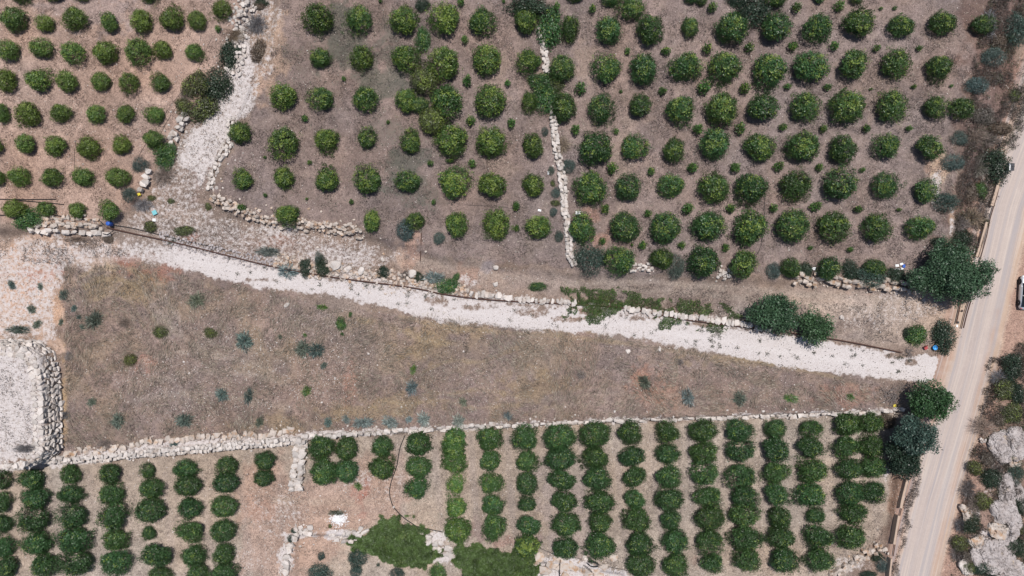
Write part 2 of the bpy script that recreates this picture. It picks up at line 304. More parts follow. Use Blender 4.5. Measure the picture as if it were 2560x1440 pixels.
m_poly(white, [(600,60),(640,150),(640,250),(585,330),(560,380),(530,430),(500,470),(470,420),(440,400),(460,350),(530,270),(560,170)], 0.72, 1.0, 0.5, 1.2, 4)
m_poly(white, F_, 0.78, 0.6, 0.4, 1, 5)
m_poly(white, L_, 0.56, 2, 1.2, 1.6, 6)
m_poly(white, [(150,1140),(420,1100),(700,1085),(770,1085),(765,1110),(560,1125),(300,1150),(0,1185),(-900,1190),(-900,1165),(60,1150)], 0.7, 0.6, 0.3, 1, 7)
m_poly(white, [(760,1080),(1200,1060),(1700,1040),(2250,1022),(2250,1034),(1700,1052),(1200,1074),(760,1100)], 0.62, 0.5, 0.3, 1, 8)
m_poly(white, [(1340,1400),(1420,1395),(1560,1425),(1600,1500),(1330,1500)], 0.9, 0.8, 0.5, 1, 9)
for b in [(760,1335,40,20,.75),(850,1335,50,22,.85),(715,1390,30,70,.8),(1090,1350,40,30,.85),(1120,1395,50,24,.8),(1170,700,40,20,.5),(850,640,160,40,.55),(700,580,90,30,.6),
          (840,690,160,16,.6),(2340,470,18,70,.62),(2380,560,14,50,.55),(2250,740,120,30,.36),(2200,790,160,50,.34),(2300,770,80,50,.38),(2500,1170,60,90,.5),(2440,1280,20,40,.6),(2460,1350,40,40,.6),
          (2520,1120,60,60,.55),(2130,1410,60,30,.55),(2210,1175,20,40,.6),(980,1210,60,70,.3),(900,1190,80,40,.4),(700,1290,100,70,.35),(610,1400,80,60,.3),(2220,400,1,1,.0),
          (240,1015,1,1,0),(845,1298,24,18,.95),(880,600,60,40,.4),(60,700,80,80,.55),(100,620,120,20,.35)]:
    m_blob(white, *b, seed=int(b[0]) % 13)
for b in [(1180,768,70,12),(1330,782,60,13),(1420,798,60,9),(1600,796,40,10),(790,737,34,12),(1480,780,50,14),(1090,752,40,12),(660,700,60,8),(1760,812,60,7),(2240,888,50,14),(2280,905,30,12)]: white *= 1 - .62 * blob(*b, .6, .8, int(b[0]) % 11)
white *= 1 - .42 * smooth((520 - px) / 160) * (py > 585) * (py < 720) * (px > 280)
white = np.where(smooth((ra + 3.2) / .6) * smooth((4.6 - ra) / .6) * (rd < 9) > .5, 0, white)
for b in [(850,40,60,80,.8),(900,190,60,60,.6),(985,130,70,90,.7),(960,210,90,70,.85),(730,130,70,60,.5),(1040,240,40,60,.8),(930,260,40,30,.6),(1010,400,110,50,.8),(990,450,60,40,.75),
          (1060,500,110,50,.6),(800,500,80,26,.45),(1100,300,30,30,.5),(1080,1290,60,40,.5),(1040,1260,40,20,.4),(770,1380,60,20,.4),(1180,640,60,20,.4),(1110,650,40,20,.4),
          (1600,690,80,16,.4),(1400,700,60,20,.3),(1750,720,100,20,.3),(1060,50,60,50,.4),(860,120,110,110,.75),(960,330,90,70,.6),(1020,470,110,60,.7),(760,200,60,60,.5),(1000,60,70,60,.6),(1060,360,60,60,.5),(880,430,60,40,.35),(2350,90,60,40,.3),(820,150,50,60,.5),(1140,530,40,20,.3)]:
    m_blob(weed, *b, seed=int(b[0]) % 13)
m_poly(straw, D_, 0.75, 1, .5, 2, 11)
m_poly(straw, B_, 0.35, 1, .5, 2, 12); m_poly(straw, C_, 0.35, 1, .5, 2, 13); m_poly(straw, P_, 0.3, 1, .5, 2, 14)
m_poly(stone, D_, 0.3, 1, .5, 2, 15); m_poly(stone, E_, 0.34, 1, .5, 2, 16); m_poly(stone, A_, 0.22, 1, .5, 2, 17)
m_poly(stone, [(640,760),(1000,800),(900,1000),(500,1080),(300,1050),(280,900),(400,850)], 0.75, 4, 1, 3, 18)
m_poly(stone, G_, 0.7, 1, .5, 2, 19); m_poly(stone, F_, .7, 1, .5, 2, 20); m_poly(stone, L_, .6, 1, .5, 2, 21)
for b in [(2200,790,200,60,.7),(700,1260,140,90,.7),(880,1220,120,60,.7),(640,1390,100,80,.6),(620,420,60,90,.5),(720,300,60,160,.3),(2250,1220,60,80,.6),(850,640,260,60,.6),(1250,690,200,30,.4),(1350,960,200,100,.3)]:
    m_blob(stone, *b, seed=3)
onroad = smooth((ra + 2.8) / .5 + .5) * smooth((4.2 - ra) / .8 + .5) * (rd < 9)
stone *= 1 - onroad * .9; straw *= 1 - onroad; straw *= 1 - np.clip(white * 1.3, 0, 1)
T0 = smooth((sd(wx, wy, T_) - .6) / 1.5)
stone *= 1 - .85 * T0
calm = np.clip(T0, 0, 1)
rest = np.stack([white, weed, straw], 1); rest2 = np.stack([stone, onroad, calm], 1); trd, tra, trl = lined(wx, wy, [(290,612),(420,640),(560,668),(690,695),(840,722),(960,745),(1100,782),(1290,800),(1440,803),(1560,818),(1700,840),(1860,868),(2000,893),(2230,925),(2400,915)]); ruv = np.stack([ra, rl, tra], 1)
nx, ny = len(gx), len(gy); idx = np.arange(nx * ny).reshape(nx, ny)
FQ = np.stack([idx[:-1, :-1], idx[1:, :-1], idx[1:, 1:], idx[:-1, 1:]], -1).reshape(-1, 4)
def ground_mat():
    t = NT('ground', 0.97); t.b.inputs['Specular IOR Level'].default_value = 0.1; p = t.pos()
    base = t.attr('base').outputs['Color']; s1 = t.n('ShaderNodeSeparateXYZ'); t.l(t.attr('m1').outputs['Vector'], s1.inputs[0])
    s2 = t.n('ShaderNodeSeparateXYZ'); t.l(t.attr('m2').outputs['Vector'], s2.inputs[0])
    wh, wd, st = s1.outputs; sto, rdm, calm = s2.outputs
    n13 = t.noise(p, 13, 3, 0.7); n05 = t.noise(p, 0.55, 4, 0.6); n2 = t.noise(p, 2.2, 5, 0.65); n8 = t.noise(p, 7, 4, 0.7); n25 = t.noise(p, 24, 2, 0.6)
    notrd = t.math('SUBTRACT', 1.0, rdm)
    # soil with fine clods and litter
    f = t.math('ADD', t.math('MULTIPLY', t.math('SUBTRACT', n2, .5), 1.1), t.math('MULTIPLY', t.math('SUBTRACT', n8, .5), 2.2))
    f = t.math('ADD', f, t.math('MULTIPLY', t.math('SUBTRACT', n25, .5), 1.1))
    f = t.math('MULTIPLY', f, t.math('SUBTRACT', 1.0, t.math('MULTIPLY', rdm, .85)))
    c = t.mix(1.0, base, t.math('ADD', f, 1.0), 'MULTIPLY')
    dk = t.math('MULTIPLY', t.ss(t.noise(p, 3.1, 6, 0.8), 0.53, 0.66), t.math('MULTIPLY', notrd, 0.5))
    c = t.mix(dk, c, alb((98, 80, 76)))
    # straw: thin wisps running with a slowly turning direction
    wv = t.n('ShaderNodeTexWave', wave_type='BANDS'); wv.inputs['Scale'].default_value = 2.6; wv.inputs['Distortion'].default_value = 14
    wv.inputs['Detail'].default_value = 4; wv.inputs['Detail Scale'].default_value = 0.6; wv.inputs['Detail Roughness'].default_value = .75; t.l(p, wv.inputs['Vector'])
    sf = t.math('MULTIPLY', t.ss(wv.outputs[1], 0.55, 0.95), t.math('MULTIPLY', st, t.ss(n05, 0.42, 0.62)))
    c = t.mix(t.math('MULTIPLY', sf, 0.55), c, alb((178, 152, 118)))
    # green weeds
    g = t.ss(t.math('ADD', t.math('MULTIPLY', wd, .62), t.math('MULTIPLY', t.math('ADD', n2, n8), .5)), 0.78, 1.0)
    c = t.mix(t.math('MULTIPLY', g, .55), c, t.mix(n8, alb((60, 74, 66)), alb((104, 112, 98))))
    # white limestone gravel
    g = t.ss(t.math('ADD', wh, t.math('MULTIPLY', t.math('SUBTRACT', t.math('ADD', t.math('MULTIPLY', n13, .35), t.math('ADD', t.math('MULTIPLY', n2, 1.0), t.math('MULTIPLY', n8, .35))), .85), 1.7)), 0.30, 0.80)
    v = t.n('ShaderNodeTexVoronoi'); v.inputs['Scale'].default_value = 9; t.l(p, v.inputs['Vector'])
    sv = t.n('ShaderNodeSeparateColor'); t.l(v.outputs['Color'], sv.inputs[0])
    gc = t.mix(t.ss(n25, .35, .65), alb((214, 202, 197)), alb((250, 244, 242)))
    gc = t.mix(t.math('MULTIPLY', t.ss(t.math('ADD', t.math('MULTIPLY', n8, .6), t.math('MULTIPLY', n25, .5)), .58, .7), t.math('SUBTRACT', .6, t.math('MULTIPLY', calm, .52))), gc, alb((140, 120, 112)))
    gc = t.mix(t.math('MULTIPLY', sv.outputs[1], t.math('SUBTRACT', .3, t.math('MULTIPLY', calm, .24))), gc, alb((170, 155, 150)))
    c = t.mix(g, c, gc)
    sr = t.n('ShaderNodeSeparateXYZ'); t.l(t.attr('ruv').outputs['Vector'], sr.inputs[0])
    ab = t.math('ABSOLUTE', t.math('SUBTRACT', t.math('ABSOLUTE', t.math('ADD', sr.outputs[2], t.math('MULTIPLY', t.math('SUBTRACT', n05, .5), .8))), .85))
    rut = t.math('MULTIPLY', t.math('MULTIPLY', t.ss(ab, .42, .1), calm), t.math('MULTIPLY', t.ss(n2, .3, .6), .45))
    c = t.mix(rut, c, alb((216, 204, 200)))
    mid = t.math('MULTIPLY', t.math('MULTIPLY', t.ss(t.math('ADD', n8, t.math('MULTIPLY', n13, .6)), .84, .95), calm), .5)
    c = t.mix(mid, c, alb((176, 164, 158)))
    # loose pale pebbles
    for sc_, rr in ((6.5, .34), (3.6, .22)):
        v = t.n('ShaderNodeTexVoronoi'); v.inputs['Scale'].default_value = sc_; t.l(p, v.inputs['Vector'])
        sv = t.n('ShaderNodeSeparateColor'); t.l(v.outputs['Color'], sv.inputs[0])
        k = t.math('LESS_THAN', sv.outputs[0], t.math('MULTIPLY', sto, .55)); k = t.math('MULTIPLY', k, t.math('LESS_THAN', v.outputs['Distance'], t.math('MULTIPLY', sv.outputs[2], rr)))
        c = t.mix(t.math('MULTIPLY', k, .85), c, t.mix(sv.outputs[1], alb((188, 168, 152)), alb((240, 230, 222))))
    # road: streaks along the wheel tracks
    rv = t.n('ShaderNodeMapping'); t.l(t.attr('ruv').outputs['Vector'], rv.inputs[0]); rv.inputs['Scale'].default_value = (1.6, .03, 0)
    rn = t.noise(rv.outputs[0], 1.0, 5, .6); rv2 = t.n('ShaderNodeMapping'); t.l(t.attr('ruv').outputs['Vector'], rv2.inputs[0]); rv2.inputs['Scale'].default_value = (4.5, .06, 0)
    rn2 = t.noise(rv2.outputs[0], 1.0, 4, .6)
    c = t.mix(t.math('MULTIPLY', t.ss(rn, .46, .62), t.math('MULTIPLY', rdm, .6)), c, alb((180, 174, 176)))
    c = t.mix(t.math('MULTIPLY', t.ss(rn2, .48, .66), t.math('MULTIPLY', rdm, .45)), c, alb((232, 216, 202)))
    c = t.mix(t.math('MULTIPLY', t.ss(t.math('ADD', n8, n13), 1.12, 1.3), t.math('MULTIPLY', rdm, .2)), c, alb((176, 160, 150)))
    t.bump(t.math('ADD', t.math('MULTIPLY', n8, .6), t.math('MULTIPLY', n25, .4)), .55, .09)
    return t.out(c)
M['ground'] = ground_mat()
V0 = np.stack([x, y, z], 1)
A0 = dict(base=col, m1=rest, m2=rest2, ruv=ruv)
tag(link('ground', mesh('ground', V0, FQ, [M['ground']], A0, True)), kind='structure')
def sheet(name, keep, dz):     # a thin sheet lying on the ground, cut along an outline
    f = FQ[keep[FQ].all(1)]; u, inv = np.unique(f, return_inverse=True)
    v = V0[u].copy(); v[:, 2] += dz
    tag(link(name, mesh(name, v, inv.reshape(f.shape), [M['ground']], {k: a[u] for k, a in A0.items()}, True)), kind='structure')
inreach = (np.abs(x) < 200) & (np.abs(y) < 120)
isroad = (ra > -2.7) & (ra < 3.3) & (rd < 8) & inreach
sheet('road', isroad, .012)
sheet('track', (sd(wx, wy, T_) > 0) & ~((ra > -3.2) & (rd < 8)), .010)
sheet('stony_path', (sd(wx, wy, [(600,40),(650,60),(665,140),(640,250),(585,330),(560,380),(530,430),(515,480),(560,540),(500,600),(330,590),(370,520),(430,440),(480,350),(540,260),(565,170)]) > 0) & (sd(wx, wy, T_) < -.3), .010)
sheet('gravel_terrace', (sd(x, y, F_) > .6) & inreach, .010)
# ---------------------------------------------------------------- stones
def ico(sub=1):
    import bmesh
    b = bmesh.new(); bmesh.ops.create_icosphere(b, subdivisions=sub, radius=1.0)
    V = np.array([v.co[:] for v in b.verts]); F = np.array([[v.index for v in f.verts] for f in b.faces]); b.free(); return V, F
IV1, IF1 = ico(1); IV2, IF2 = ico(2); IV3, IF3 = ico(3)
def rocks(name, P, S3, mat, blocky=0.7, yaw=None, sub=1, tilt=0.25, seed=1):
    """many irregular stones in one mesh: P centres, S3 half sizes"""
    r = np.random.default_rng(seed); V, F = {0: (np.array([(1,0,0),(-1,0,0),(0,1,0),(0,-1,0),(0,0,1),(0,0,-.6)], float), np.array([(0,2,4),(2,1,4),(1,3,4),(3,0,4),(2,0,5),(1,2,5),(3,1,5),(0,3,5)])), 1: (IV1, IF1), 2: (IV2, IF2), 3: (IV3, IF3)}[sub]
    n = len(P); B = np.sign(V) * np.abs(V) ** blocky if sub else V
    X = B[None] * (1 + r.uniform(-.22, .22, (n, len(V), 1)) * (1 if sub < 2 else .35))
    for k in range(2 if sub else 0):
        ax = r.normal(size=(n, 1, 3)); X = X * (1 + .18 * np.sin((V[None] * ax * 2.2).sum(-1, keepdims=True) + r.uniform(0, 6, (n, 1, 1))))
    X = X * np.asarray(S3)[:, None, :]
    t1, t2 = r.normal(0, tilt, (2, n)); yw = r.uniform(0, 6.3, n) if yaw is None else yaw
    def rot(X, a, i, j):
        c, s = np.cos(a)[:, None], np.sin(a)[:, None]; Y = X.copy(); Y[..., i] = X[..., i] * c - X[..., j] * s; Y[..., j] = X[..., i] * s + X[..., j] * c; return Y
    X = rot(rot(rot(X, t1, 1, 2), t2, 0, 2), yw, 0, 1) + np.asarray(P)[:, None, :]
    FF = (F[None] + (np.arange(n) * len(V))[:, None, None]).reshape(-1, 3)
    return mesh(name, X.reshape(-1, 3), FF, [mat], dict(tint=np.repeat(r.uniform(0, 1, n), len(V))))
def resample(line, step):
    P = np.array([at(*p)[:2] for p in line]); d = np.hypot(*np.diff(P, axis=0).T); s = np.concatenate([[0], np.cumsum(d)])
    q = np.arange(0, s[-1], step); X = np.interp(q, s, P[:, 0]); Y = np.interp(q, s, P[:, 1])
    k = np.clip(np.searchsorted(s, q, side='right') - 1, 0, len(d) - 1); T = (np.diff(P, axis=0) / d[:, None])[k]
    return X, Y, T
def wall(name, label, line, width, hgt, size, mat='lime', rows=None, cat='stone wall', seed=1, rough=.15, blocky=.55, sub=1, top=None, scatter=0):
    """dry stone wall along a line of photo pixels"""
    r = np.random.default_rng(seed); Ps = []; Ss = []; Yw = []
    rows = rows or max(1, int(round(width / size))); lay = max(1, int(round(hgt / (size * .7))))
    for i in range(rows):
        off = (i - (rows - 1) / 2) * width / rows
        for L in range(lay):
            X, Y, T = resample(line, size * .92); n = len(X); j = r.uniform(-.5, .5, n) * size * .5
            a = X + T[:, 0] * j - T[:, 1] * (off + r.normal(0, rough, n) * size); b = Y + T[:, 1] * j + T[:, 0] * (off + r.normal(0, rough, n) * size)
            base = height(X, Y) if top is None else np.full(n, top - hgt)
            zz = np.minimum(base, height(a, b)) + (L + .5) * hgt / lay - .04 + r.normal(0, .03, n)
            sz = size * r.uniform(.42, .68, n)
            Ps.append(np.stack([a, b, zz], 1)); Ss.append(np.stack([sz, width / rows * r.uniform(.48, .62, n), np.full(n, hgt / lay * .58) * r.uniform(.85, 1.2, n)], 1)); Yw.append(np.arctan2(T[:, 1], T[:, 0]) + r.normal(0, .15, n))
    if scatter:
        X, Y, T = resample(line, .12); m = r.random(len(X)) < scatter; X, Y, T = X[m], Y[m], T[m]; off = r.normal(0, width * .8, len(X))
        a = X - T[:, 1] * off; b = Y + T[:, 0] * off; sz = r.uniform(.05, .17, len(X))
        Ps.append(np.stack([a, b, height(a, b) + sz * .4], 1)); Ss.append(np.stack([sz, sz * .8, sz * .6], 1)); Yw.append(r.uniform(0, 6, len(X)))
    P = np.concatenate(Ps); c = P.mean(0); c[2] = P[:, 2].min(); P = P - c
    o = link(name, rocks(name, P, np.concatenate(Ss), M[mat], blocky, np.concatenate(Yw), sub, .12, seed), loc=c)
    return tag(o, label, cat)
SW = 'stone_wall'
wall(SW, 'narrow white dry stone wall running down between the two upper orchards', [(1352,76),(1362,130),(1368,185)], .85, .55, .5, seed=3)
wall(SW, 'straight white dry stone wall between small blue green bushes and the orchard corner', [(1380,258),(1387,340),(1393,385),(1404,440),(1412,520),(1421,582),(1424,640),(1438,668)], .85, .6, .5, seed=4, scatter=.12)
wall(SW, 'curved row of big pale boulders edging the upper middle orchard beside the path', [(583,300),(578,345),(566,378),(548,405),(535,440),(530,476)], 1.2, .5, .55, rows=3, seed=5, mat='lime', blocky=.7, scatter=.5, rough=.3)
wall(SW, 'long rough boulder wall along the bottom of the upper middle orchard', [(532,490),(552,506),(585,520),(640,540),(672,553),(735,556),(800,566),(860,576),(910,582)], 1.25, .5, .5, rows=3, seed=6, blocky=.7, scatter=.6, rough=.35, mat='limeO')
wall(SW, 'flat topped block wall strip beside the gully at the orchard corner', [(374,428),(362,452),(350,484)], .8, .5, .7, rows=1, seed=7, mat='lime', blocky=.45)
wall(SW, 'tumbled pale stone edge above the gully beside the yellowish bush', [(462,290),(446,318),(432,350),(420,385)], 1.1, .5, .6, rows=2, seed=8, mat='lime', scatter=.9, rough=.4)
wall(SW, 'rubble of white boulders at the top of the stony gully', [(620,5),(600,35),(590,70),(600,110),(588,150),(578,190)], 1.8, .4, .5, rows=4, seed=9, mat='lime', scatter=.9, rough=.5, blocky=.7)
wall(SW, 'row of stained boulders on the bank below the upper left orchard', [(92,556),(140,556),(200,556),(255,558)], 1.3, .4, .55, rows=3, seed=10, mat='limeO', scatter=.6, rough=.35)
wall(SW, 'grey flat block wall on the track at the foot of the upper left orchard', [(82,573),(130,577),(200,582),(282,586)], .6, .45, .8, rows=1, seed=11, mat='lime', blocky=.4)
wall(SW, 'low pale stone kerb wall above the white track, west of the creepers', [(1180,736),(1230,741),(1290,747),(1360,752),(1440,757)], .75, .4, .55, rows=1, seed=12, scatter=.1)
wall(SW, 'low pale stone kerb wall above the white track, under the creepers', [(1560,770),(1640,782),(1700,790),(1760,797),(1850,810),(1925,823)], .75, .4, .5, rows=1, seed=13, scatter=.1)
wall(SW, 'broken line of rubble above the rusty pipe in the middle of the track', [(690,655),(780,672),(850,680),(960,692),(1060,706),(1170,728)], 1.3, .3, .4, rows=3, seed=14, mat='limeO', rough=.9, scatter=.9, blocky=.75)
wall(SW, 'loose rubble line beside the rusty pipe below the gully', [(400,592),(470,612),(540,628),(620,650),(690,662)], 1.0, .22, .28, rows=3, seed=15, mat='limeG', rough=1.0, scatter=.9, blocky=.75)
wall(SW, 'upper tier of weathered rock below the dry field at far left', [(165,1137),(230,1126),(300,1116),(360,1104),(430,1100),(540,1091),(640,1085),(740,1080)], .7, .35, .7, rows=1, seed=16, mat='limeO', scatter=.4, blocky=.7, rough=.25)
wall(SW, 'long white coursed stone wall above the lower left orchard', [(0,1165),(80,1160),(180,1150),(300,1139),(420,1129),(560,1116),(660,1108),(755,1100)], 1.0, .7, .46, rows=2, seed=17, blocky=.5, scatter=.3)
wall(SW, 'thin white stone wall between the dry field and the lower right orchard', [(765,1092),(900,1083),(1040,1075),(1200,1066),(1330,1060),(1440,1054),(1570,1050),(1700,1046),(1850,1041),(2000,1036),(2130,1031),(2256,1026)], .5, .45, .75, rows=1, seed=18, blocky=.5, scatter=.45)
wall(SW, 'short thick two tier white wall dividing the lower orchards', [(752,1098),(752,1130),(748,1170),(744,1200),(741,1226)], 1.5, .9, .75, rows=2, seed=19, blocky=.5, scatter=.2)
wall(SW, 'white stone edge running out of the bottom of the photo', [(736,1348),(724,1368),(722,1400),(712,1440),(705,1480)], 1.0, .6, .8, rows=1, seed=20, blocky=.7, scatter=.8)
wall(SW, 'cluster of white boulders left of the larger leafy mound', [(740,1330),(785,1330)], 1.2, .45, .7, rows=2, seed=21, rough=.5, scatter=.9, blocky=.75)
wall(SW, 'white boulder row touching the tip of the larger leafy mound', [(832,1340),(860,1342),(890,1338),(918,1322)], 1.0, .5, .8, rows=2, seed=22, rough=.4, scatter=.8, blocky=.75)
wall(SW, 'white rock ledge between the two leafy mounds', [(1058,1345),(1085,1362),(1110,1372),(1140,1380)], 1.6, .5, .9, rows=2, seed=23, rough=.4, scatter=.9, blocky=.7)
wall(SW, 'white rock ledge with a coiled hose at the bottom of the photo', [(1345,1402),(1400,1412),(1470,1424),(1560,1436)], 2.0, .4, 1.3, rows=2, seed=24, rough=.4, scatter=.9, blocky=.65, mat='limeO')
wall(SW, 'crumbling stone terrace edge at the lower right orchard corner by the road', [(2078,1436),(2120,1410),(2160,1385),(2212,1362)], .9, .6, .6, rows=2, seed=25, scatter=.7, rough=.3, mat='limeO')
wall(SW, 'short white rubble line between two trees in the bottom row of the upper right orchard', [(1572,668),(1600,667),(1636,672)], .7, .4, .45, rows=2, seed=26, scatter=.5, rough=.4)
wall(SW, 'small white rubble heap below the upper right orchard', [(1795,681),(1828,687)], .8, .3, .35, rows=2, seed=27, scatter=.9, rough=.6)
wall(SW, 'pale boulder wall under the bottom row of the upper right orchard', [(1984,692),(2030,698),(2090,704),(2140,712),(2200,714),(2260,716),(2320,724)], 1.1, .6, .75, rows=2, seed=28, scatter=.6, rough=.35, mat='limeO', blocky=.7)
# the tall dry stone face of the gravel terrace
def big_wall():
    r = np.random.default_rng(31); Ps = []; Ss = []; Yw = []
    edge = [(-60,856),(40,858),(100,862),(130,884),(143,930),(147,1000),(148,1060),(150,1118),(120,1148)]
    E = np.array([((a - 1280) / 20, (720 - b) / 20) for a, b in edge]); d = np.hypot(*np.diff(E, axis=0).T); s = np.concatenate([[0], np.cumsum(d)])
    for L in range(6):
        q = np.arange(0, s[-1], .68) + r.uniform(0, .5); q = q[q < s[-1]] + r.uniform(-.1, .1, len(q[q < s[-1]]))
        X = np.interp(q, s, E[:, 0]); Y = np.interp(q, s, E[:, 1]); k = np.clip(np.searchsorted(s, q, side='right') - 1, 0, len(d) - 1); T = (np.diff(E, axis=0) / d[:, None])[k]
        zt = .22 + L * .5; inn = -.24 + .12 * L
        nx_, ny_ = -T[:, 1], T[:, 0]                      # outward (left of travel), so inward is the other side
        a = X - nx_ * 0 + T[:, 1] * inn * 1.0; b = Y - T[:, 0] * inn * 1.0
        Ps.append(np.stack([a, b, zt + r.normal(0, .05, len(q))], 1)); Ss.append(np.stack([r.uniform(.28, .44, len(q)), r.uniform(.3, .4, len(q)), r.uniform(.22, .30, len(q))], 1)); Yw.append(np.arctan2(T[:, 1], T[:, 0]) + r.normal(0, .12, len(q)))
        if L == 5:
            a = a + T[:, 1] * .7; b = b - T[:, 0] * .7
            Ps.append(np.stack([a, b, np.full(len(q), 2.78)], 1)); Ss.append(np.stack([r.uniform(.28, .42, len(q)), r.uniform(.3, .45, len(q)), r.uniform(.12, .2, len(q))], 1)); Yw.append(r.uniform(0, 6, len(q)))
    P = np.concatenate(Ps); c = P.mean(0); c[2] = 0
    tag(link('retaining_wall', rocks('retaining_wall', P - c, np.concatenate(Ss), M['lime'], .6, np.concatenate(Yw), 1, .15, 5), loc=c), 'tall grey dry stone retaining wall around the gravel terrace at the left edge', 'retaining wall')
big_wall()
def boulder(pxl, sx, sy, h, label, mat='lime', yaw=0, seed=1, name='boulder', sub=3, blocky=.7):
    X, Y, z = at(*pxl, h * .5); k = 1 / 20
    tag(link(name, rocks(name, [(0, 0, 0)], [(sx * k / 2, sy * k / 2, h)], M[mat], blocky, np.array([R(yaw)]), sub, .08, seed), loc=(X, Y, z + h * .12)), label, 'rock')
for i, b in enumerate([((842,664),28,26,.6,'large round white boulder above the rusty pipe beside the track'),((870,672),16,14,.35,'smaller white boulder right of the large round one'),((902,678),18,14,.4,'middle sized pale boulder between the large round one and the green shrub'),
    ((1031,685),18,20,.4,'pale boulder between two dark shrubs above the rusty pipe'),((958,649),10,8,.2,'small white block alone on the slope north of the track'),((1239,711),12,12,.25,'white stone on the bare slope above the kerb wall'),
    ((718,762),14,8,.2,'flat oval white stone at the edge of the dry field below the track'),((1649,872),12,8,.2,'round white stone in the dry field below the track'),((1570,878),9,10,.15,'slanted white stone in the dry field left of the round one'),
    ((1994,810),8,11,.2,'white stone right of the lower carob tree beside the track'),((1240,669),12,10,.25,'lone pale stone beside the bare red patch'),((2104,793),10,12,.3,'white stone on the bank right of the carob trees'),
    ((838,946),8,6,.15,'small bright white stone in the middle of the dry field'),((984,1268),6,6,.15,'small white stone lying against the bent black hose'),((1463,1396),14,12,.3,'grey stone next to the coiled hose')]):
    boulder(*b, seed=i + 40, sub=2, yaw=i * 37)
IV4, IF4 = ico(5)
def outcrop(name, p, sx, sy, h, label, mat, yaw, seed):
    r = np.random.default_rng(seed); X, Y, z = at(*p, h * .5); V = IV4; B = np.sign(V) * np.abs(V) ** .62
    B = B + .0; ax = r.normal(size=(4, 3)); 
    for a_ in ax: B = B * (1 + .07 * np.sin((V @ a_) * 2.5 + r.uniform(0, 6)))[:, None]
    h = h * .75; q = B * [sx / 40, sy / 40, h]; o_ = r.uniform(0, 50, 3); u, v_ = q[:, 0] + q[:, 2] * .7 + o_[0], q[:, 1] + q[:, 2] * .5 + o_[1]
    n = .14 * vnoise(u, v_, .9, seed) + .08 * vnoise(u, v_, .35, seed + 1) + .035 * vnoise(u, v_, .14, seed + 2)
    ck = vnoise(u, v_, .8, seed + 3) + .35 * vnoise(u, v_, .3, seed + 4); ck2 = vnoise(u + 9, v_, .45, seed + 7) + .3 * vnoise(u, v_, .2, seed + 8); n = n - .22 * np.exp(-(ck / .06) ** 2) - .12 * np.exp(-(ck2 / .06) ** 2)
    q = q + V * n[:, None]; c, s_ = math.cos(R(yaw)), math.sin(R(yaw)); q = np.stack([q[:, 0] * c - q[:, 1] * s_, q[:, 0] * s_ + q[:, 1] * c, q[:, 2]], 1)
    tag(link(name, mesh(name, q, IF4, [M[mat]], dict(tint=np.clip(.5 + .5 * vnoise(u, v_, .5, seed + 5), 0, 1))), loc=(X, Y, z - h * .1)), label, 'rock')
OUT = 'rock_outcrop'
for i, (p, sx, sy, h, lab, mt, yw) in enumerate([((2505,1118),46,66,.7,'tall grey slab of outcrop above the small dark bushes','limeG',-20),((2546,1108),40,70,.8,'grey outcrop slab at the right edge above the dark bush','limeG',-15),
    ((2522,1236),36,90,.8,'long smooth grey outcrop slab beside the dark round shrub','limeG',-12),((2550,1238),22,70,.6,'narrow pale slab split off by a dark crack','limeG',-12),((2503,1283),38,56,.8,'blocky grey slab above the tan rounded rock','limeG',-20),
    ((2535,1300),34,70,.7,'cracked grey slab right of the blocky one','limeG',-18),((2500,1330),44,34,.9,'tan rounded rock standing out of the grey outcrop','limeO',10),((2532,1336),30,34,.6,'pale cracked rock right of the tan rounded rock','limeG',0),
    ((2475,1395),64,66,1.0,'broad domed grey rock at the bottom right','limeG',-30),((2512,1375),56,60,.9,'grey rock above the domed one with fine cracks','limeG',20),((2530,1425),70,50,.8,'grey slab filling the bottom right corner','limeG',10),
    ((2448,1362),30,40,.5,'low pale pinkish slab left of the domed rock','limeO',-30),((2420,1290),20,46,.5,'pale stony slab left of the outcrop beside the road','limeO',-15),((2418,1420),22,40,.5,'small pale rock at the bottom by the roadside scrub','lime',-25),
    ((2459,1103),14,12,.4,'white stone at the foot of the outcrop near the road','lime',0),((2540,1160),30,18,.4,'pale rock between two dark bushes at the right edge','limeO',0)]):
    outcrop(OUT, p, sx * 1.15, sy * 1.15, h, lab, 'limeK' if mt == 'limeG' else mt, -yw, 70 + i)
# loose stones, too many to count
def scatter_pts(n, fn, seed):
    r = np.random.default_rng(seed); X = r.uniform(-66, 66, n); Y = r.uniform(-38, 38, n)
    i = np.clip(np.searchsorted(gx, X) - 1, 0, nx - 2); j = np.clip(np.searchsorted(gy, Y) - 1, 0, ny - 2); k = idx[i, j]
    m = r.random(n) < fn[k]; return X[m], Y[m], k[m], r
X, Y, k, r = scatter_pts(130000, np.clip(stone ** 1.6 * .62 + white * (1 - T0) * .35 + .008, 0, 1) * (1 - onroad), 5)
sz = .04 + .07 * r.random(len(X)) ** 2.5 + .12 * (r.random(len(X)) < .025) * r.random(len(X)) + .03 * (white[k] > .5) * r.random(len(X)) * (r.random(len(X)) < .2)
tag(link('loose_stones', rocks('loose_stones', np.stack([X, Y, height(X, Y) + sz * .25], 1), np.stack([sz, sz * .8, sz * .6], 1), M['lime'], 1, None, 0, .3, 8)), kind='stuff')
print('stones', len(X))
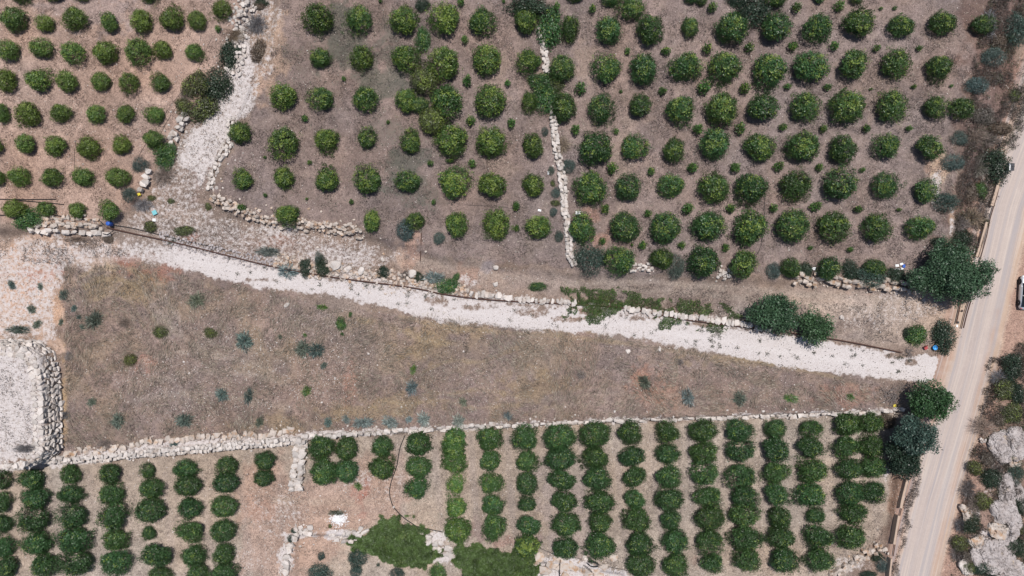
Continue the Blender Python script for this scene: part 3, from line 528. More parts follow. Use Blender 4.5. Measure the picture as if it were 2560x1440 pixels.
# ---------------------------------------------------------------- foliage
def dirs(n, r, zmin=-.35):
    i = np.arange(n) + .5; zz = 1 - (1 - zmin) * i / n; ph = i * 2.39996 + r.uniform(0, 6); q = np.sqrt(1 - zz ** 2)
    return np.stack([q * np.cos(ph), q * np.sin(ph), zz], 1)
def leaves(P, D, ln, wd, r, tint, tip, N=None):
    """one folded diamond leaf at each P pointing along D"""
    n = len(P); D = D / np.linalg.norm(D, axis=1, keepdims=True); S_ = np.cross(D, r.normal(size=(n, 3)) if N is None else N); S_ /= np.linalg.norm(S_, axis=1, keepdims=True)
    L = (ln * r.uniform(.7, 1.3, n))[:, None]; W = (wd * r.uniform(.7, 1.3, n))[:, None]
    V = np.stack([P, P + D * L * .5 + S_ * W * .5, P + D * L, P + D * L * .5 - S_ * W * .5], 1).reshape(-1, 3)
    F = np.arange(4 * n).reshape(n, 4); return V, F, np.repeat(tint, 4), np.repeat(tip, 4)
def crown(name, seed, blobs, ncl, per, ln, wd, flat=.62, lump=.13, zmin=-.3, spread=.14, rag=.0, base=.42, zadd=0):
    """crown of leaf rosettes over lobed blobs (x, y, z, radius)"""
    r = np.random.default_rng(seed); Vs = []; Fs = []; T = []; Q = []; o = 0
    tot = sum(b[3] ** 2 for b in blobs)
    for bx, by, bz, br in blobs:
        n = max(6, int(ncl * br * br / tot)); d = dirs(n, r, zmin); d += r.normal(0, .06, d.shape); d /= np.linalg.norm(d, axis=1, keepdims=True)
        rr = np.ones(n)
        for _ in range(9):
            c = r.normal(size=3); c /= np.linalg.norm(c); rr += r.uniform(-1, 1) * lump * np.exp(-(1 - d @ c) * 5)
        rr *= 1 + r.normal(0, .04 + rag, n)
        if rag > .09:
            c = r.normal(size=3); c[2] = abs(c[2]) * .4; c /= np.linalg.norm(c); keep = (d @ c) < (.86 + r.uniform(0, .2)); rr[~keep] *= .68
        cp = d * rr[:, None] * br * np.array([1, 1, flat]); cp += [bx, by, bz + br * flat * base + zadd]
        ct = r.uniform(0, 1, n); cq = np.clip(r.uniform(0, 1, n) * .8 + .2 * d[:, 2], 0, 1) * (d[:, 2] > -.1)
        m = np.repeat(np.arange(n), per); g = r.normal(0, spread, (len(m), 3)); P = cp[m] + g
        P -= d[m] * (r.random(len(m)) ** 2)[:, None] * br * .22
        N = d[m] + r.normal(0, .38, (len(m), 3)); N[:, 2] += .25; gt = g - d[m] * (g * d[m]).sum(1, keepdims=True)
        D = gt / (np.linalg.norm(gt, axis=1, keepdims=True) + 1e-6) + d[m] * .35 + r.normal(0, .25, (len(m), 3))
        P[:, 2] = np.maximum(P[:, 2], .03)
        v, f, t, q = leaves(P, D, ln, wd, r, np.clip(ct[m] * .6 + r.uniform(0, .4, len(m)), 0, 1), np.clip(cq[m] + r.normal(0, .1, len(m)), 0, .999), N)
        Vs.append(v); Fs.append(f + o); T.append(t); Q.append(q); o += len(v)
    return mesh(name, np.concatenate(Vs), np.concatenate(Fs), [M['leaf']], dict(tint=np.concatenate(T), tip=np.concatenate(Q)))
def tubes(name, paths, mat, sides=6):
    """tapered round limbs: paths = list of [(x,y,z,r), ...]"""
    V = []; F = []
    for pth in paths:
        Pp = np.array(pth, float); o = len(V)
        for i, p in enumerate(Pp):
            t = Pp[min(i + 1, len(Pp) - 1), :3] - Pp[max(i - 1, 0), :3]; t /= np.linalg.norm(t) + 1e-9
            u = np.cross(t, (0.31, 0.2, 0.93) if abs(t[2]) < .9 else (1, 0, 0)); u /= np.linalg.norm(u); w_ = np.cross(t, u)
            for k in range(sides):
                a = 2 * math.pi * k / sides; V.append(p[:3] + (u * math.cos(a) + w_ * math.sin(a)) * p[3])
        for i in range(len(Pp) - 1):
            for k in range(sides):
                k2 = (k + 1) % sides; F.append((o + i * sides + k, o + i * sides + k2, o + (i + 1) * sides + k2, o + (i + 1) * sides + k))
    return mesh(name, V, F, [mat], None, True)
def limbs(seed, h, r0, spread, n=5):
    r = random.Random(seed); ps = [[(0, 0, -.1, r0), (r.uniform(-.04, .04), 0, h * .3, r0 * .8)]]
    for i in range(n):
        a = i * 6.28 / n + r.uniform(-.4, .4); q = spread * r.uniform(.5, .8)
        ps.append([(0, 0, h * .25, r0 * .65), (math.cos(a) * q * .5, math.sin(a) * q * .5, h * .5, r0 * .4), (math.cos(a) * q, math.sin(a) * q, h * .78, r0 * .15)])
    return tubes('trunk', ps, M['bark'])
NP = 16
P_CIT = []
for i in range(NP):            # unit: 3.6 m wide round citrus crowns
    r_ = random.Random(i)
    bl = [(0, 0, 0, 1.66)] + [(math.cos(a) * 1.0, math.sin(a) * 1.0, r_.uniform(-.1, .25), r_.uniform(.6, .85)) for a in [r_.uniform(0, 6.3) for _ in range(i % 4)]]
    P_CIT.append(crown('citrus_crown', 100 + i, bl, 300, 20, .19, .10, .80, .42, -.5, .105, .10, 0, 1.15))
P_TRK = [limbs(i, 1.7, .11, 1.2) for i in range(4)]
P_SAP = []
for i in range(8):             # unit: 1 m wide young trees
    P_SAP.append(crown('sapling_crown', 200 + i, [(0, 0, .15, .44), (random.Random(i).uniform(-.15, .15), .08, .42, .28), (.2, random.Random(i + 9).uniform(-.2, .2), .2, .22)], 44, 10, .16, .09, .95, .35, -.6, .07, .14, .42, .1))
P_STM = limbs(77, 1.0, .03, .3, 3)
P_OLV = [crown('olive_crown', 300 + i, [(0, 0, 0, .85), (.55 * math.cos(i * 2.1), .55 * math.sin(i * 2.1), .1, .55), (-.5 * math.cos(i * 2.6), .5, .0, .5)], 240, 16, .14, .035, .8, .25, -.4, .09, .08) for i in range(5)]
P_BSH = [crown('bush_crown', 320 + i, [(0, 0, 0, .8), (.6 * math.cos(i * 1.9), .6 * math.sin(i * 1.9), -.05, .5), (-.45, .5 * math.cos(i * 2.6), .1, .55), (.2, -.6, .0, .42)], 230, 16, .12, .06, .75, .3, -.3, .09, .12) for i in range(6)]
def burst(name, seed, n, ln, wd, up=.35, twig=False, jit=.22):
    """radiating stems of a dry or spiky shrub, 1 m radius"""
    r = np.random.default_rng(seed); d = r.normal(size=(n, 3)); d[:, 2] = np.abs(d[:, 2]) * up * 1.5 + .08; d /= np.linalg.norm(d, axis=1, keepdims=True)
    a = np.arctan2(d[:, 1], d[:, 0]); ed = 1 + .25 * np.sin(a * 2 + seed) + .15 * np.sin(a * 5 + seed * 2)
    P = d * (r.uniform(0.0, .62, n) * ed)[:, None]; P[:, :2] += r.normal(0, .05, (n, 2)); D = d + r.normal(0, jit, (n, 3)); P[:, 2] = np.abs(P[:, 2]) + .03
    v, f, t, q = leaves(P, D, ln, wd, r, r.uniform(0, 1, n), r.uniform(0, .99, n), d * .6 + r.normal(0, .35, d.shape) + [0, 0, .5]); v[:, 2] = np.maximum(v[:, 2], .01)
    return mesh(name, v, f, [M['leaf']], dict(tint=t, tip=q))
P_SPK = [burst('spiky_leaves', i, 560, .42, .045) for i in range(5)]
P_TWG = [burst('dry_twigs', 20 + i, 900, .5, .018, .3, jit=.5) for i in range(4)]
GRP = {}
def plant(px_, py_, w_, h_, protos, unit, col, tip, label, cat, name, group=None, hk=1.0, stem=True, part='crown', i=None, zf=.3, trunk=None):
    i = i if i is not None else int(px_ * 7 + py_ * 3)
    k0 = (H - 1.0) / 1708.0; D = (w_ + h_) / 2 * k0; hz = D * zf
    X, Y, z = at(px_, py_, hz); kk = (H - z - hz) / 1708
    e = bpy.data.objects.new(name, None); C.objects.link(e); e.location = (X, Y, z - .02); e.empty_display_size = .3
    sx, sy = w_ * kk / unit, h_ * kk / unit; e.scale = (sx, sy, (sx + sy) / 2 * hk)
    tag(e, label, cat, group)
    rr = random.Random(i * 13 + 5)
    link(part, protos[i % len(protos)], e, rz=rr.uniform(0, 6.28), col=(*col, tip))
    if stem: link('trunk' if name.endswith('tree') else 'stem', trunk or P_STM, e, rz=rr.uniform(0, 6.28))
    return e
def cvar(c, s, seed):
    r = random.Random(seed); f = 1 + r.uniform(-s, s); g = r.uniform(-s, s) * .5
    return (c[0] * f * (1 + g), c[1] * f, c[2] * f * (1 - g))
def rows_of(txt): return [[tuple(float(q) for q in t.split(',')) for t in ln.split()] for ln in txt.strip().splitlines()]
def sizew(m): return 'large' if m > 74 else 'small' if m < 50 else 'medium sized'
def orchard(txt, place, col, tip, group, by='row', fcol=None):
    R_ = rows_of(txt)
    for a, row in enumerate(R_):
        for b, (cx, cy, w_, h_) in enumerate(row):
            if by == 'row': lab = f'{sizew((w_+h_)/2)} green orchard tree, {nth(b+1)} from left in {nth(a+1)} row of {place}'
            else: lab = f'{sizew((w_+h_)/2)} green orchard tree, {nth(b+1)} from top in {nth(a+1)} column of {place}'
            s = int(cx * 3 + cy * 11); c, t = (fcol(cx, cy) if fcol else (col, tip))
            g_ = .92 if place.endswith('upper left orchard') else 1.0
            plant(cx, cy, w_ * .95 * g_, h_ * .95 * g_, P_CIT if by == 'row' else [P_CIT[i] for i in range(NP) if i % 4 < 2], 3.6 if by == 'row' else 3.5, cvar(c, .22, s), t * random.Random(s).uniform(.5, 1.35), lab, 'orchard tree', 'citrus_tree', group, hk=1.0, i=s, zf=.32, trunk=P_TRK[s % 4])
def saplings(txt, place, col=(.055, .135, .03)):
    for a, row in enumerate(rows_of(txt)):
        for b, (cx, cy, w_, h_) in enumerate(row):
            s = int(cx * 3 + cy * 7)
            plant(cx, cy, w_ * .95, h_ * .8, P_SAP, 1.0, cvar(col, .2, s), .2, f'tiny young tree, {nth(b+1)} from left in {nth(a+1)} sapling row of {place}', 'sapling', 'young_tree', f'young trees in {place}', hk=1.25, i=s, zf=.5)
ORCH_A = '''
50,-14,56,40 132,-14,56,40 205,-18,60,40 370,-16,50,40
32,48,68,66 112,57,50,46 187,48,68,62 273,54,54,56 353,54,66,64 427,49,66,66 493,51,48,50 556,22,50,50
21,124,56,58 105,120,66,50 177,130,62,54 261,131,66,60 341,126,68,68 408,124,54,50 484,128,50,46
12,203,60,60 92,200,70,62 166,203,60,56 252,204,50,48 320,203,52,52 402,204,54,52
3,282,44,54 72,284,66,68 152,283,60,48 238,286,56,50 311,285,50,52 386,284,52,46
-12,365,40,50 62,360,58,56 138,363,62,56 223,368,62,58 303,365,52,52 381,347,56,46
-8,445,40,50 49,442,62,50 129,444,64,52 208,444,58,52 293,443,62,50
36,524,64,50 116,523,50,46 194,526,44,44 274,524,52,56'''
ORCH_B = '''
794,48,76,72 900,46,62,66 1007,48,70,72 1109,48,78,82 1208,53,68,70 1312,52,60,66
803,145,54,50 904,146,56,60 1011,147,76,66 1115,152,72,82 1218,150,72,72 1321,156,62,62
708,242,70,70 808,243,60,56 912,249,62,64 1015,248,56,60 1114,255,78,86 1226,254,78,78 1324,257,40,56
598,330,56,54 709,350,70,76 817,347,62,62 917,350,44,50 1029,353,54,60 1126,353,84,80 1231,357,78,80 1332,363,60,66
608,446,50,52 709,447,54,56 816,452,60,64 925,454,66,66 1021,452,64,54 1137,452,82,80 1232,463,74,74 1334,463,56,62
718,534,60,54 929,552,44,54 1039,548,46,42 1142,560,58,70 1240,562,66,76 1345,568,62,62'''
ORCH_C = '''
1438,-8,44,30 1528,-6,50,36 1580,22,64,54 1725,-4,34,28 1754,-2,30,30 1945,-6,54,44 2049,-12,36,36 2144,-10,40,40
1427,72,46,68 1524,72,68,70 1625,70,66,78 1726,66,42,50 1829,67,82,78 1940,66,78,80 2042,68,74,74 2145,59,76,74 2253,64,68,60 2357,56,70,64 2451,64,54,46
1406,170,60,66 1513,172,74,72 1611,169,72,80 1715,168,82,72 1815,165,84,80 1928,172,84,88 2028,165,84,82 2133,162,82,76 2243,159,70,72 2350,166,66,64
1410,270,62,76 1501,269,62,72 1600,262,58,64 1702,270,74,74 1803,269,80,82 1907,267,84,74 2016,266,74,70 2120,264,88,84 2233,265,72,78 2334,269,58,54 2403,270,58,54
1485,370,86,84 1587,371,68,66 1685,376,60,64 1791,357,78,80 1901,368,80,74 2007,369,84,74 2109,370,70,70 2215,366,68,64 2325,370,72,68
1477,474,80,84 1572,469,66,66 1677,465,70,64 1786,466,84,78 1881,467,84,80 1992,466,78,76 2104,467,82,74 2210,464,64,62 2315,474,60,62
1457,570,68,78 1561,567,74,72 1664,568,72,78 1768,564,86,78 1877,568,90,90 1981,563,82,78 2082,567,80,78 2194,568,72,70 2300,570,74,64
1551,647,76,74 1655,646,60,58 1760,656,80,80 1857,662,80,74 1976,670,52,54 2073,670,64,64 2186,670,56,44'''
ORCH_EL = '''
2,1205,44,46 4,1255,50,50 6,1308,50,50 8,1365,58,48 14,1420,64,58
82,1200,64,50 91,1245,70,52 88,1303,74,60 96,1358,72,60 110,1412,70,60
177,1188,48,50 179,1234,66,44 188,1291,70,56 187,1346,84,64 199,1408,78,60
275,1182,66,48 276,1233,62,54 283,1288,72,70 290,1347,64,54 292,1407,80,62
373,1178,34,36 376,1222,66,50 376,1276,72,58 374,1332,34,36 390,1387,76,70 400,1436,58,36
466,1171,62,44 470,1214,66,50 477,1272,58,54 474,1329,70,56 484,1388,60,54 492,1434,56,48
567,1160,52,48 565,1207,64,48 561,1267,66,50 558,1326,60,54 559,1386,62,54 559,1430,66,52
664,1152,52,46 660,1196,50,42'''
ORCH_ER = '''
803,1120,66,64 810,1182,66,68
866,1122,52,58 866,1178,52,56
953,1117,54,52 952,1170,64,62
1044,1108,64,60 1045,1167,60,52 1041,1218,60,54
1137,1096,64,60 1136,1120,62,48 1136,1157,66,56 1139,1208,48,48 1140,1270,52,54 1143,1325,62,62
1224,1093,64,60 1225,1152,62,52 1229,1206,58,54 1233,1260,56,50 1236,1319,60,68
1311,1092,70,62 1316,1150,58,52 1317,1207,52,54 1317,1261,46,42 1321,1312,62,56 1316,1364,64,56
1400,1092,76,66 1401,1147,74,56 1403,1198,74,58 1412,1253,68,58 1416,1312,72,60 1415,1370,66,62
1487,1085,76,64 1491,1143,70,58 1495,1196,72,62 1498,1252,80,58 1502,1306,58,54 1504,1362,76,70
1577,1082,64,60 1581,1140,70,54 1585,1192,66,56 1586,1247,58,52 1591,1302,70,60 1597,1357,70,60 1600,1412,68,58
1667,1080,62,56 1669,1137,64,50 1674,1193,68,58 1673,1247,72,56 1678,1301,56,48 1685,1353,66,62 1688,1410,66,62
1761,1077,74,58 1763,1130,72,56 1766,1185,68,58 1768,1243,70,58 1774,1294,74,56 1770,1349,66,60 1779,1408,56,52
1849,1074,72,56 1853,1130,70,54 1854,1185,72,60 1856,1239,66,56 1860,1291,72,56 1866,1347,82,62 1867,1402,68,56
1938,1070,54,50 1940,1125,78,66 1941,1182,72,54 1941,1236,66,60 1949,1292,66,56 1954,1342,72,56 1957,1397,74,64
2027,1068,56,44 2027,1118,72,56 2031,1179,76,64 2029,1237,80,62 2037,1288,48,38 2044,1343,74,64 2051,1402,68,58
2116,1060,68,58 2117,1118,70,56 2124,1172,66,54 2124,1232,66,58 2130,1283,72,52 2130,1340,80,60
2178,1060,62,52 2176,1117,58,58 2180,1170,64,54 2180,1231,62,60'''
SAP_B = '''
951,2,9,12 1151,5,18,24 1259,3,9,12 1392,17,16,28
860,197,11,14 1162,99,16,26 1167,203,22,34 1269,208,15,20
763,297,18,20 970,305,10,12 1176,303,24,30 1279,307,20,30
662,393,9,10 774,406,13,13 1076,408,16,18 1126,401,22,14 1180,409,18,26
663,488,11,12 767,497,8,8 878,504,12,16 1084,505,11,16 1291,516,20,28
604,519,22,22 1291,571,16,22'''
SAP_C = '''
1482,21,18,26 1782,18,24,30 1992,19,24,30 2097,16,24,28 2202,21,10,10 2237,21,12,10
1568,129,14,20 1664,127,26,24 1769,122,24,34 1873,119,22,26 1980,116,24,28 2085,115,22,25 2191,121,18,19 2298,121,16,16
1451,222,26,36 1552,229,9,10 1655,227,20,24 1759,218,32,36 1863,221,26,34 1969,216,18,18 2069,218,20,20 2177,223,9,8 2285,217,14,13 2378,215,10,9
1439,323,22,32 1540,329,14,18 1745,321,26,30 1850,322,24,34 1957,319,22,22 2059,321,18,25 2165,322,18,25 2272,321,16,17
1531,419,26,36 1628,427,20,25 1732,420,26,30 1838,419,24,30 1945,417,24,30 2049,419,18,25 2156,425,14,15
1512,522,22,30 1620,534,19,22 1719,520,28,34 1826,520,24,28 1933,520,18,27 2037,517,28,27 2144,523,24,20 2247,524,13,11
1506,603,16,22 1580,612,8,9 1607,612,20,27 1705,613,20,22 1814,620,18,26 2025,620,13,12 2125,623,16,16'''
def hot(cx, cy):               # the younger, paler leaved trees in the first columns
    f = math.exp(-((cx - 1150) / 70) ** 2) * (1 if cy < 1345 else .6)
    return (0.044 + .020 * f, 0.094 + .034 * f, 0.029 + .002 * f), .05 + .12 * f + (.3 if (cx, cy) == (1316, 1364) else 0)
orchard(ORCH_A, 'the upper left orchard', (0.086, 0.138, 0.030), .14, 'trees of the upper left orchard')
orchard(ORCH_B, 'the upper middle orchard', (0.054, 0.106, 0.026), .30, 'trees of the upper middle orchard')
orchard(ORCH_C, 'the upper right orchard', (0.046, 0.096, 0.028), .19, 'trees of the upper right orchard')
orchard(ORCH_EL, 'the lower left orchard', (0.044, 0.094, 0.030), .05, 'trees of the lower left orchard', 'col')
orchard(ORCH_ER, 'the lower right orchard', 0, 0, 'trees of the lower right orchard', 'col', hot)
saplings(SAP_B, 'the upper middle orchard'); saplings(SAP_C, 'the upper right orchard')
saplings('545,72,16,18', 'the upper left orchard')
for (a, b, c, d, lab) in ((1062, 200, 66, 68, 'brownish olive tree squeezed between the second and third rows of the upper middle orchard'), (1080, 302, 60, 66, 'brownish olive tree squeezed between the third and fourth rows of the upper middle orchard'), (1048, 262, 48, 34, 'pale green low growth joining two trees in the third row, upper middle orchard')):
    plant(a, b, c, d, P_CIT, 3.6, (.085, .105, .040) if b != 262 else (.05, .10, .035), .25, lab, 'tree', 'olive_tree' if b != 262 else 'bush', i=int(a), zf=.32, trunk=P_TRK[1])
# ---------------------------------------------------------------- shrubs and wild plants
KD = {  # protos, unit width, colour, tip, height factor, part name, zf
 'olive': (P_OLV, 2.1, (.080, .115, .100), 0, .9, 'foliage', .3), 'teal': (P_OLV, 2.1, (.048, .085, .068), 0, .9, 'foliage', .35),
 'dark': (P_BSH, 2.1, (.034, .056, .034), .0, .85, 'foliage', .3), 'green': (P_BSH, 2.1, (.055, .120, .036), .1, .8, 'foliage', .25),
 'moss': (P_BSH, 2.2, (.090, .098, .042), .15, .8, 'foliage', .25), 'brown': (P_BSH, 2.2, (.135, .108, .085), 0, .7, 'foliage', .2),
 'spiky': (P_SPK, 2.1, (.115, .148, .120), 0, .8, None, .15), 'pale': (P_SPK, 2.0, (.185, .215, .195), 0, .8, None, .15),
 'twig': (P_TWG, 2.0, (.20, .175, .165), 0, .8, None, .15), 'tan': (P_TWG, 2.0, (.26, .215, .165), 0, .8, None, .15), 'weed': (P_SPK, 2.0, (.05, .12, .03), .2, .5, None, .1),
}
